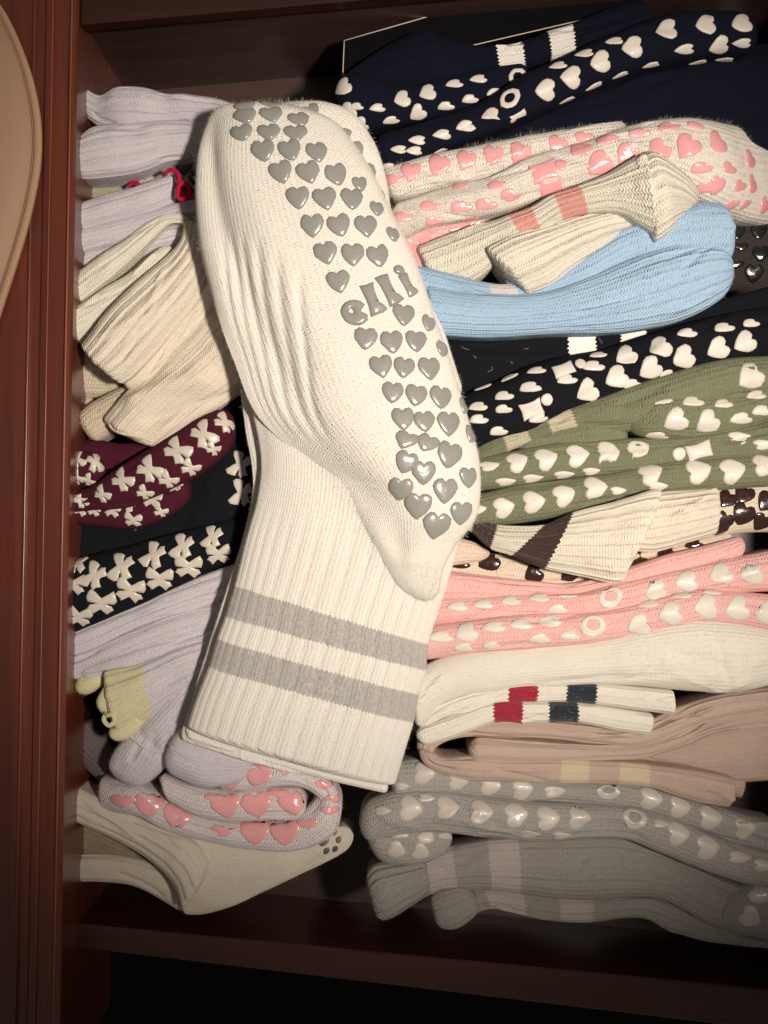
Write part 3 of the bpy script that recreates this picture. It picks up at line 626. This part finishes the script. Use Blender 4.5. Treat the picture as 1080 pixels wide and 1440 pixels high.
pads(y2, '538,1140,12 578,1137,19 629,1136,18 678,1141,18 726,1146,19 771,1151,19 815,1150,18 955,1172,18 996,1192,19 1041,1205,17 1077,1216,17 600,1122,12 745,1173,14 790,1176,13 930,1158,12', 19, RUB['greyw'], ang=92)
pad(y2, 893, 1150, 20, 'oval', 0, RUB['greyw'], inner=(.5, 0, .1))
y3 = body('toe', gy, [(512, 1150, 520, 1205), (545, 1152, 556, 1214), (590, 1156, 604, 1210), (632, 1160, 640, 1190)], C['grey'], z=-.019, hk=.4, cap=(20, 22), **GH)
pads(y3, '527,1172,13 563,1168,14 600,1176,14 628,1175,12 558,1196,14 592,1199,14', 15, RUB['greyw'], ang=60)

# grey striped pair without hearts
gs = thing('folded_socks', 'dark grey socks with pale stripes at the bottom of the right row', 'socks', 800, 1250)
GS = dict(heather=.35, dark=(.16, .16, .145))
gc = (.36, .345, .32)
body('leg', gs, [(520, 1262, 540, 1290), (545, 1220, 575, 1275), (596, 1200, 606, 1258), (636, 1190, 644, 1252), (685, 1180, 690, 1252), (728, 1176, 732, 1256), (800, 1172, 806, 1264), (870, 1172, 872, 1262), (940, 1194, 930, 1264), (1000, 1226, 985, 1294), (1050, 1246, 1036, 1312), (1105, 1260, 1100, 1325)], gc, z=-.028, hk=.22, stripes=[(2, 3, (.50, .45, .44)), (4, 5, (.50, .45, .44))], rib=.003, ribs_b=1.0, hmax=.012, **GS)
gsl = body('leg', gs, [(610, 1300, 640, 1300), (622, 1256, 660, 1290), (680, 1245, 690, 1278), (735, 1252, 740, 1288), (785, 1258, 786, 1295), (832, 1258, 834, 1295), (900, 1250, 900, 1290), (950, 1262, 940, 1308), (1000, 1284, 990, 1322), (1050, 1296, 1044, 1330), (1105, 1300, 1100, 1334)], gc, z=-.034, hk=.35, stripes=[(2, 3, (.50, .45, .44)), (4, 5, (.50, .45, .44))], rib=.003, ribs_b=1.0, **GS)
body('cuff', gs, [(600, 1206, 606, 1250), (575, 1208, 590, 1264), (548, 1210, 570, 1278), (524, 1216, 550, 1290), (511, 1236, 530, 1294)], gc, z=-.025, hk=.32, rib=.003, ribs_b=1.6, ribs=(7, .0006), nt=60, cap=(8, 9), **GS)
body('cuff', gs, [(664, 1246, 676, 1276), (640, 1244, 662, 1292), (618, 1250, 640, 1304), (601, 1264, 614, 1303)], gc, z=-.027, hk=.34, rib=.003, ribs_b=1.6, ribs=(7, .0006), nt=60, cap=(8, 9), **GS)
tip = body('toe', gs, [(1010, 1262, 1000, 1300), (1050, 1240, 1046, 1310), (1110, 1235, 1110, 1318)], gc, z=-.027, hk=.3, cap=(14, 8), **GS)
pads(tip, '1070,1256,18 1056,1290,17', 17, RUB['greyw'], ang=60)

# ------------------------------------------------------------------ LEFT ROW, top to bottom
w1 = thing('folded_socks', 'white ribbed socks with wavy cuffs, topmost of the left row', 'socks', 200, 170)
body('cuff', w1, [(96, 100, 88, 150), (118, 124, 116, 160), (142, 136, 140, 178), (168, 124, 170, 184), (200, 124, 200, 186), (235, 134, 235, 182), (262, 134, 268, 178), (300, 138, 304, 184), (340, 150, 340, 190)], C['lav'], z=[-.022, -.022, -.022, -.02, -.02, -.02, -.018, -.018, -.018], hk=.36, rib=.004, ribs_b=1.6, ribs=(8, .0007, -1, 5.5), nt=56, wr=.0011)
body('cuff', w1, [(86, 206, 84, 248), (116, 192, 112, 252), (145, 178, 148, 252), (190, 174, 196, 244), (240, 170, 240, 228), (290, 172, 290, 222), (340, 176, 340, 222)], C['lav'], z=-.016, hk=.34, rib=.004, ribs_b=1.6, ribs=(10, .0007, -1, 4), nt=60, cap=(16, 8), wr=.0009)
w2 = thing('folded_socks', 'white sock with black hearts squeezed under the topmost white pair', 'socks', 200, 250)
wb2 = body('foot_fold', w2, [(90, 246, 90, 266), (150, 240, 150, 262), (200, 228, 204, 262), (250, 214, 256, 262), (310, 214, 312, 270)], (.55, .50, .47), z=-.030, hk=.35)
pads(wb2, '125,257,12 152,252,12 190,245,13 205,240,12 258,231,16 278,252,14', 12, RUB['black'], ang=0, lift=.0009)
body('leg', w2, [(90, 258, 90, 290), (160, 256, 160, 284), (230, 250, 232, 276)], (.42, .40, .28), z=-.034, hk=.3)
w3 = thing('folded_socks', 'white folded socks trimmed with a red cord loop', 'socks', 190, 300)
body('cuff', w3, [(88, 296, 88, 330), (140, 278, 142, 318), (200, 260, 204, 302), (248, 246, 252, 284)], C['lav'], z=-.018, hk=.42, rib=.004, ribs_b=1.0, ribs=(5, .0005), cap=(8, 6))
body('leg', w3, [(88, 328, 88, 362), (140, 316, 144, 350), (200, 302, 206, 332), (260, 284, 264, 318), (320, 276, 322, 312)], C['lav'], z=-.019, hk=.42, rib=.003, ribs_b=.4)
body('leg', w3, [(88, 358, 88, 400), (140, 346, 146, 384), (200, 326, 206, 362), (270, 312, 274, 340)], C['lav'], z=-.024, hk=.42, rib=.003, ribs_b=.4)
redm = knit('red_cord', (.50, .012, .06), wale=.0008, bump=.6)
tube('cord', w3, [(232, 244, -.010), (240, 239, -.009), (249, 243, -.008), (252, 254, -.007), (250, 268, -.007), (250, 277, -.008), (258, 280, -.008), (266, 272, -.008), (264, 262, -.008), (257, 257, -.007), (251, 262, -.006)], .0011, redm)
tube('cord', w3, [(256, 268, -.012), (266, 276, -.012), (276, 279, -.013)], .0013, redm)
tube('cord', w3, [(180, 262, -.022), (190, 256, -.021), (198, 262, -.021)], .0010, redm)

ce = thing('folded_socks', 'cream and beige ribbed socks with an open cuff beside the toe of the big sock', 'socks', 220, 450)
CY = (.80, .755, .65)
body('cuff', ce, [(84, 402, 84, 448), (130, 368, 134, 410), (175, 338, 180, 372), (208, 314, 214, 338), (232, 302, 236, 317), (256, 302, 255, 314), (270, 310, 264, 320)], CY, z=[-.016, -.016, -.015, -.014, -.013, -.013, -.013], hk=.4, rib=.004, ribs_b=1.0, cap=(8, 10), ribs=(6, .0005))
body('cuff_inside', ce, [(160, 372, 200, 404), (205, 336, 236, 376), (256, 314, 268, 350)], (.66, .60, .46), z=-.026, hk=.15, cap=(10, 10))  # inside of the open cuff, its shade painted as a darker cream
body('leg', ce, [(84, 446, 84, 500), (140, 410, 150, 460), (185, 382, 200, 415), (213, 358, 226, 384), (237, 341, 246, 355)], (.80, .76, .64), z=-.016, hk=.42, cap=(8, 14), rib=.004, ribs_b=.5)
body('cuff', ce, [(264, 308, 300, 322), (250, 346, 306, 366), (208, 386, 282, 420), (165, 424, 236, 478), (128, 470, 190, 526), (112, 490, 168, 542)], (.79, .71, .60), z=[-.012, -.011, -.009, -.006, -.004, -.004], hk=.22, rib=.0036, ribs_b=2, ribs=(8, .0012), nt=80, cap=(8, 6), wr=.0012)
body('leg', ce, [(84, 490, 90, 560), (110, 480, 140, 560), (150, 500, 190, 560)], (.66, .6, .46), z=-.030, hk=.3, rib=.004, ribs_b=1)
body('cuff', ce, [(350, 350, 370, 380), (300, 386, 332, 420), (262, 424, 288, 458), (225, 470, 250, 500), (190, 512, 208, 536), (168, 532, 180, 548)], (.80, .72, .60), z=-.012, hk=.42, rib=.004, ribs_b=1.2, cap=(6, 5), ribs=(3, .0005))
eb = body('foot_fold', ce, [(330, 380, 390, 470), (290, 430, 370, 520), (250, 478, 330, 560), (200, 530, 276, 592), (165, 568, 240, 618), (142, 596, 216, 634)], (.78, .695, .58), z=-.016, hk=.30, rib=.0036, ribs_b=1.2, ribs=(12, .0006, -1, 2.8), nt=70, cap=(8, 10), wr=.0015, creases=[(2.2, .55, 3.6, .3, .1, .0035), (2.0, .85, 3.6, .62, .08, -.003)])
seam('toe_seam', eb, [(150, 601), (160, 606), (172, 609), (186, 612), (200, 616), (214, 620)], .0006, knit('seam_yarn', (.70, .62, .48), bump=.5))
fb = body('toe', ce, [(190, 536, 215, 572), (155, 552, 180, 596), (125, 570, 152, 612), (106, 588, 130, 624)], (.66, .58, .44), z=-.022, hk=.36, cap=(10, 12))
body('toe', ce, [(88, 560, 92, 600), (115, 556, 120, 605), (140, 560, 140, 600)], (.60, .54, .40), z=-.030, hk=.3)

ma = thing('folded_socks', 'maroon folded socks printed with ivory bows', 'socks', 200, 660)
body('leg', ma, [(86, 628, 86, 668), (130, 618, 132, 662), (180, 624, 184, 662), (230, 612, 234, 650)], C['maroon'], z=-.024, hk=.35)
m1 = body('foot_fold', ma, [(86, 634, 86, 690), (120, 634, 122, 686), (150, 640, 150, 684)], C['maroon'], z=-.021, hk=.4, cap=(8, 16))
m2 = body('foot_fold', ma, [(86, 692, 86, 724), (125, 686, 128, 720), (160, 662, 176, 716), (205, 634, 222, 700), (250, 606, 268, 676), (292, 582, 308, 646), (326, 574, 336, 616)], C['maroon'], z=-.014, hk=.36, cap=(8, 14))
m3 = body('foot_fold', ma, [(86, 706, 86, 734), (130, 704, 134, 740), (180, 700, 188, 744), (225, 686, 232, 730), (262, 660, 272, 700)], C['maroon'], z=-.017, hk=.4, cap=(8, 16))
BOWM = RUB['bow']
pads(m1, '134,650,14.1 108,646,12.2 107,672,11.3 124,676,9.4', 14.1, BOWM, ang=-60, kind='bow')
pads(m2, '171,676,16.0 209,661,17.9 248,634,18.8 285,611,18.8 316,594,15.0 268,659,13.2 236,676,13.2 143,696,12.2 203,694,11.3 112,703,10.3 300,632,10.3', 17.9, BOWM, ang=-45, kind='bow')
pads(m3, '214,702,14.1 179,708,13.2 158,718,11.3 187,732,12.2 112,716,11.3 249,684,13.2 132,718,9.4 226,720,9.4', 14.1, BOWM, ang=-20, kind='bow')

bb_ = thing('folded_socks', 'black folded socks printed with ivory bows, left of the big sock', 'socks', 220, 740)
k1 = body('leg', bb_, [(84, 730, 84, 815), (150, 728, 150, 800), (205, 728, 220, 790), (250, 690, 290, 780), (290, 630, 350, 750), (310, 580, 380, 690), (325, 530, 395, 620), (345, 480, 410, 560)], C['black'], z=-.026, hk=.18, hmax=.008)
pads(k1, '338,654,17.9 340,694,17.9 332,757,9.4', 19.7, BOWM, ang=75, kind='bow')
k2 = body('foot_fold', bb_, [(84, 800, 86, 900), (130, 780, 140, 876), (180, 768, 196, 852), (235, 752, 252, 826), (290, 738, 304, 800), (345, 724, 354, 784)], C['black'], z=-.020, hk=.30)
pads(k2, '110,791,16.0 132,810,18.8 171,797,19.7 216,780,18.8 257,768,17.9 299,755,16.0', 17.9, BOWM, kind='bow', ang=70)
pads(k2, '103,822,16.9 142,849,19.7 183,831,19.7 224,815,18.8 265,798,18.8 307,780,16.9 110,868,17.9', 17.9, BOWM, kind='bow', ang=-12)

wl = thing('folded_socks', 'white ribbed socks with a ruffled pale yellow edge', 'socks', 210, 920)
WR = dict(rib=.0034, ribs_b=1.0)
body('leg', wl, [(84, 896, 84, 934), (130, 874, 140, 916), (190, 850, 196, 888), (250, 824, 256, 868), (310, 800, 318, 852), (370, 780, 376, 830)], C['lav'], z=-.020, hk=.36, ribs=(4, .0007), nt=50, **WR)
body('leg', wl, [(84, 928, 86, 960), (130, 912, 140, 946), (190, 884, 200, 922), (250, 860, 256, 902), (320, 846, 330, 885), (370, 830, 376, 870)], C['lav'], z=-.018, hk=.36, ribs=(4, .0007), nt=50, **WR)
body('leg', wl, [(110, 938, 116, 958), (160, 916, 170, 946), (220, 896, 226, 932), (290, 880, 296, 918), (370, 860, 376, 900)], C['lav'], z=-.017, hk=.36, ribs=(3, .0007), **WR)
body('cuff', wl, [(380, 880, 370, 950), (310, 892, 308, 956), (250, 910, 258, 976), (200, 930, 214, 1008), (170, 938, 190, 1028), (140, 944, 168, 1044)], C['lav'], z=-.014, hk=.20, ribs=(7, .0009), nt=60, wr=.0015, stripes=[(2.95, 9, C['yellow'])], cap=(8, 10), **WR)
body('ruffle', wl, [(150, 934, 150, 962), (128, 940, 124, 976), (108, 944, 104, 972)], C['yellow'], z=-.020, hk=.5, cap=(8, 10), wr=.001)
body('ruffle', wl, [(150, 958, 176, 962), (136, 985, 168, 996), (146, 1008, 172, 1014)], C['yellow'], z=-.012, hk=.35, cap=(12, 12), wr=.001)
body('ruffle', wl, [(190, 998, 206, 1014), (166, 1016, 184, 1036), (150, 1026, 160, 1044)], C['yellow'], z=-.012, hk=.45, cap=(8, 9), wr=.001)
tube('ruffle', wl, [(150, 1002, -.008), (146, 1012, -.006), (153, 1020, -.005), (161, 1014, -.005), (158, 1005, -.005), (150, 1006, -.006)], .0012, MATS[[k for k in MATS if k[0] == C['yellow']][0]])

wh = thing('folded_socks', 'white socks with pink hearts rolled up, terry heels showing', 'socks', 300, 1110)
h1_ = body('heel', wh, [(262, 940, 330, 950), (216, 990, 290, 1000), (184, 1024, 252, 1046), (160, 1056, 230, 1082), (150, 1086, 196, 1112)], C['lav'], z=-.020, hk=.34, cap=(8, 20), wr=.0012, creases=[(1.7, .1, 2.5, .9, .1, -.001)])
h2_ = body('heel', wh, [(248, 1020, 224, 1080), (285, 1030, 284, 1104), (330, 1040, 325, 1102), (362, 1056, 352, 1092)], C['lav'], z=-.012, hk=.36, cap=(18, 14), wr=.0012)
seam('heel_seam', h1_, [(184, 1036), (192, 1043), (202, 1050), (214, 1055), (226, 1057), (238, 1054)], .0006, knit('seam_white', C['lav'], bump=.5))
seam('heel_seam', h2_, [(240, 1050), (255, 1060), (270, 1067), (290, 1072), (310, 1075), (332, 1076), (348, 1074)], .0006, knit('seam_white', C['lav'], bump=.5))
PW = (.72, .67, .68)
q2 = body('foot_fold', wh, [(222, 1086, 232, 1124), (270, 1104, 276, 1146), (320, 1110, 324, 1154), (380, 1106, 384, 1152), (430, 1108, 432, 1148)], PW, z=-.017, hk=.42, cap=(10, 14))
pads(q2, '317,1133,23.0 360,1133,23.0 412,1129,23.0 300,1122,12.6 390,1115,13.8', 23.0, RUB['pink'], ang=0, sq0=.86)
q1 = body('foot_fold', wh, [(306, 1090, 306, 1110), (345, 1074, 350, 1110), (390, 1062, 396, 1104), (430, 1072, 428, 1108), (465, 1096, 448, 1122), (482, 1130, 458, 1142)], PW, z=-.014, hk=.42, cap=(12, 14))
pads(q1, '323,1098,17.2 364,1096,19.5 372,1074,16.1 401,1076,17.2 423,1082,14.9 457,1104,14.9 470,1124,13.8', 17.2, RUB['pink'], ang=0, sq0=.86)
q3 = body('foot_fold', wh, [(138, 1090, 140, 1136), (165, 1096, 165, 1142), (200, 1104, 198, 1148), (245, 1128, 240, 1168), (300, 1150, 296, 1184), (360, 1154, 356, 1194), (410, 1150, 420, 1194), (446, 1120, 470, 1172), (455, 1096, 484, 1120)], PW, z=[-.03, -.024, -.02, -.02, -.02, -.02, -.018, -.017, -.017], hk=.42, cap=(8, 14))
pads(q3, '171,1127,20.7 210,1131,23.0 251,1146,24.1 313,1168,17.2 358,1169,24.1 399,1170,24.1 432,1158,16.1 465,1140,13.8', 23.0, RUB['pink'], ang=0, sq0=.86)
fuzz(h1_, 4000, (.75, .72, .76), .002); fuzz(h2_, 4000, (.75, .72, .76), .002); fuzz(q3, 3000, (.7, .66, .66), .002); fuzz(q2, 2000, (.7, .66, .66), .002)
dw = thing('folded_socks', 'white sock at the left wall, coloured dark grey for shade', 'socks', 130, 1060, -.05)
body('leg', dw, [(80, 980, 80, 1040), (120, 1010, 110, 1070), (160, 1050, 140, 1100), (180, 1090, 165, 1120)], (.16, .13, .13), z=-.040, hk=.3)  # white fabric darkened in colour to stand in for shade

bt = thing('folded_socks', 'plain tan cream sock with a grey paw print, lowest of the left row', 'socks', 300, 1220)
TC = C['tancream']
body('leg', bt, [(80, 1110, 80, 1215), (150, 1150, 145, 1215), (220, 1190, 215, 1240), (260, 1220, 258, 1262)], (.34, .28, .19), z=-.042, hk=.2)  # interior of the fold, shade put into a much darker fabric colour
body('leg', bt, [(78, 1204, 78, 1240), (130, 1200, 130, 1238), (180, 1204, 184, 1244), (225, 1216, 226, 1262), (262, 1240, 266, 1286)], TC, z=-.036, hk=.35, ribs=(5, .0007), rib=.004, ribs_b=1)
body('cuff', bt, [(78, 1088, 78, 1140), (130, 1116, 122, 1160), (185, 1142, 172, 1184), (235, 1162, 216, 1210), (276, 1184, 246, 1244), (300, 1220, 258, 1284)], TC, z=[-.03, -.028, -.026, -.024, -.022, -.022], hk=.34, ribs=(6, .0007), rib=.0036, ribs_b=1.6, nt=60, cap=(8, 12))
ft = body('foot_fold', bt, [(230, 1160, 255, 1286), (290, 1168, 300, 1282), (350, 1176, 362, 1258), (410, 1178, 422, 1230), (460, 1166, 470, 1208), (494, 1160, 500, 1186)], TC, z=[-.027, -.027, -.027, -.027, -.027, -.027], hk=.14, cap=(10, 16), wr=.0014)
for (x_, y_, s_) in ((455, 1181, 10), (470, 1170, 5.5), (476, 1181, 5.5), (471, 1194, 6), (459, 1197, 6)):
    pad(ft, x_, y_, s_, 'oval', 60, RUB['paw'], lift=.00025, name='paw_print')

# ------------------------------------------------------------------ the big cream pair on top
lo = thing('crew_sock', 'lower cream crew sock mostly hidden under its twin, toe edge showing at the top', 'sock', 480, 260, -.005, group=None)
FOOTW = dict(wale=.0015, bump=.75)
lo1 = body('foot', lo, [(370, 150, 430, 140), (390, 190, 488, 156), (430, 240, 524, 196), (470, 300, 543, 250), (505, 360, 556, 312), (540, 430, 592, 395), (575, 500, 625, 470), (600, 580, 655, 560)], C['cream'], z=[-.002, -.002, -.002, -.002, -.002, -.002, -.002, -.002], hk=.26, d=.012, cap=(26, 20), wr=.0010, hmax=.012, **FOOTW)
pads(lo1, '437,158,14 455,181,14 474,205,13 489,233,12 484,187,12 500,213,14 517,244,15 533,281,14 545,318,11', 15, RUB['grey'], ang=30)
body('leg', lo, [(338, 540, 420, 540), (344, 600, 430, 600), (356, 680, 430, 690), (340, 760, 430, 780), (318, 830, 430, 850), (296, 900, 430, 930), (272, 975, 430, 1010), (255, 1030, 430, 1078), (262, 1046, 430, 1094)], C['cream'], z=-.002, hk=.05, d=.010, rib=.004, ribs_b=1.4, cap=(10, 6), **FOOTW)

up1 = thing('crew_sock', 'big cream crew sock with grey hearts and grey stripes lying on top of everything', 'sock', 470, 640, 0.0)
LEG = [(345, 490, 600, 520), (352, 560, 640, 590), (366, 640, 655, 660), (362, 700, 650, 740), (345, 762, 630, 820), (330, 822, 603, 905), (317, 866, 600, 942), (306, 897, 590, 975), (294, 937, 582, 1015), (276, 985, 566, 1066), (262, 1030, 552, 1112)]
def sstep(x): x = np.clip(x, 0, 1); return x * x * (3 - 2 * x)
def melt(V, t, sfr, top):
    # towards the ankle the foot runs smoothly out of the leg; only the heel stands clear of it
    B = sstep((t - 4.2) / 1.6) * (1 - sstep((t - 8.3) / 1.8))
    w = sstep(sfr / .52)[None, :]
    zl = .0108
    tgt = zl * (1 - w) + V[:, :, 2] * w
    Z = V[:, :, 2] * (1 - B[:, None]) + tgt * B[:, None]
    V[:, :, 2] = np.where(top[None, :], Z, V[:, :, 2] )
    return V
leg = body('leg', up1, LEG, C['cream'], z=[.002, .003, .003, .003, .003, .003, .003, .003, .003, .003, .003], hk=.085, d=.006, rp=3.6, step=2.0, nt=230, ribs=(20, .00065, 3.0, 12), rib=0,
     stripes=[(5, 6, (.56, .545, .52), .6), (7, 8, (.56, .545, .52), .6)], cap=(10, 13), wr=.0011, wf=(14, 22),
     creases=[(1.2, .36, 3.6, .62, .07, .0030), (.6, .14, 2.2, .10, .05, -.0010)], **FOOTW)
body('hem', up1, [(258, 1018, 264, 1040), (320, 1040, 324, 1059), (380, 1058, 383, 1075), (440, 1074, 443, 1092), (500, 1090, 503, 1106), (546, 1098, 546, 1116)], C['cream'], z=-.002, hk=.5, d=.004, cap=(10, 8), wr=.0003, **FOOTW)
FOOT = [(338, 146, 436, 146), (302, 158, 478, 178), (282, 205, 520, 236), (276, 270, 546, 290), (282, 345, 582, 362), (302, 425, 606, 430), (330, 508, 632, 505), (362, 584, 656, 580), (424, 644, 674, 650), (484, 700, 670, 724), (516, 754, 640, 768), (543, 804, 622, 808), (566, 840, 618, 850)]
za = [.008, .006, .004, .003, .003, .004, .006, .008, .009, .009, .009, .009, .008]
zb = [.006, .004, .004, .004, .004, .004, .004, .004, .004, .006, .006, .007, .007]
foot = body('foot', up1, FOOT, C['cream'], z=.006, za=za, zb=zb, hk=.24, hmax=.020, d=.008, rp=2.2, step=1.9, nt=200, cap=(26, 22), wr=.0008, wf=(16, 30),
     shape=melt,
     creases=[(2.4, .20, 6.4, .30, .055, -.0042), (2.3, .10, 5.0, .12, .05, .0014), (3.2, .38, 6.0, .46, .06, .0012),
              (4.6, .20, 6.8, .12, .015, -.0019), (4.5, .25, 6.9, .165, .015, -.0020), (4.5, .30, 6.9, .21, .015, -.0020), (4.6, .35, 7.0, .26, .015, -.0019), (4.8, .40, 7.1, .31, .015, -.0016), (5.1, .445, 7.1, .36, .013, -.0016),
              (8.6, .34, 10.2, .40, .12, -.0024), (9.4, .55, 10.6, .5, .08, .0014), (7.2, .30, 9.2, .24, .08, -.0010)], **FOOTW)
GU = '345,149,16,170 382,147,16,180 345,163,17,170 382,161,17,180 421,168,16,190 340,187,17,190 378,186,17,190 416,187,17,190 370,212,17,190 408,211,17,190 446,214,16,190 395,242,17 434,242,17 473,246,17 506,259,12 419,278,17,10 457,279,17,10 495,280,17,10 530,294,12 439,317,17,10 477,317,17,10 515,318,17,10 553,330,12 458,356,17,10 496,358,17,10 532,360,17,10 476,396,17,10 568,443,17,10 603,455,13,0 514,476,17,5 551,481,17,10 585,480,17,0 622,491,13,0 536,515,17,5 568,517,16,0 604,518,18,0 641,528,13,0 552,552,16,0 585,556,17,0 620,559,18,0 652,572,13,0 567,589,17,0 597,593,16,0 631,596,19,-5 662,612,14,0 571,619,17,-20 601,623,17,-15 632,640,20,-8 571,650,17,-15 596,665,18,-5 659,672,16,0 563,688,18,0 588,711,20,-5 626,690,19,-3 614,740,21,-4 649,722,18,-5'
for w in GU.split():
    q = [float(v) for v in w.split(',')]
    a_ = q[3] if len(q) > 3 else 10
    sq_ = .62 if q[1] < 155 else .78 if q[1] < 195 or 616 < q[1] < 625 else 1.0
    if 150 < a_ < 200: a_ = 14
    pad(foot, q[0], q[1], q[2] * .985, 'heart', a_, RUB['grey'], lift=.0010, sq=sq_)
pad(foot, 499, 440, 18, 'ee', 40, RUB['grey'], lift=.0013, inner=(.16, -.1, .28), asp=1.12, name='grip_letter', jit=.02)
pad(foot, 523, 421, 22, 'tee', 115, RUB['grey'], lift=.0013, asp=1.05); pad(foot, 546, 408, 22, 'tee', 115, RUB['grey'], lift=.0013, asp=1.05)
pad(foot, 573, 401, 17, 'tee', 115, RUB['grey'], lift=.0013, asp=1.05); pad(foot, 561, 380, 9, 'oval', -20, RUB['grey'], lift=.0014)
fuzz(foot, 26000, (.88, .86, .80), .0024); fuzz(leg, 12000, (.88, .86, .80), .0017); fuzz(lo1, 5000, (.80, .75, .64), .0022)
# loose fibres on the brushed cotton pairs
for nm_, cnt, ln in [(o_.name, 0, 0) for o_ in list(COL.objects) if o_.name in GEO]:
    o_ = COL.objects[nm_]
    if o_.name in [q.parent.name for q in COL.objects if q.name.startswith('fuzz') and q.parent]: continue
    m_ = o_.data.materials[0]
    key_ = [k for k, v in MATS.items() if v == m_]
    if not key_ or not isinstance(key_[0][0], tuple) or max(key_[0][0]) < .3 or o_.name.startswith(('binding', 'cup')): continue
    c_ = key_[0][0]
    V_ = GEO[nm_][0]; area = np.linalg.norm(V_[-1, 0] - V_[0, 0]) * np.linalg.norm(V_[len(V_) // 2, 0] - V_[len(V_) // 2, 15])
    fuzz(o_, int(min(3500, 500 + area * 1.2e6)), [min(.9, x * 1.08) for x in c_], .0014)
# a little lint caught on the dark socks
lint_m = rubber('lint', (.6, .6, .58), .9, 0)
def lint(obj, spots):
    for (x, y, l, a) in spots:
        o = Vector((0, 0, H)); dr = (Vector(P(x, y, 0)) - o).normalized(); h, n_, _, _ = BV[obj.name].ray_cast(o, dr)
        if h is None: continue
        k = 3000.0 * H / (H - h.z) ; zl = h.z + .0003
        pts = [(x + l * t_ * math.cos(a) + 1.5 * math.sin(t_ * 3 + a), y + l * t_ * math.sin(a) + 1.2 * math.cos(t_ * 4), zl) for t_ in (-1, -.3, .3, 1)]
        tube('lint', obj, pts, .00006, lint_m, nv=4, sub=4)
lint(bkl, [(668, 502, 2, 1), (690, 520, 5, 2.2), (655, 490, 6, .4), (740, 490, 3, 0), (720, 510, 1.2, 1), (845, 480, 4, 1.2)])
lint(k1, [(230, 700, 3, .5), (190, 745, 2, 2), (290, 660, 2, 1.4)])
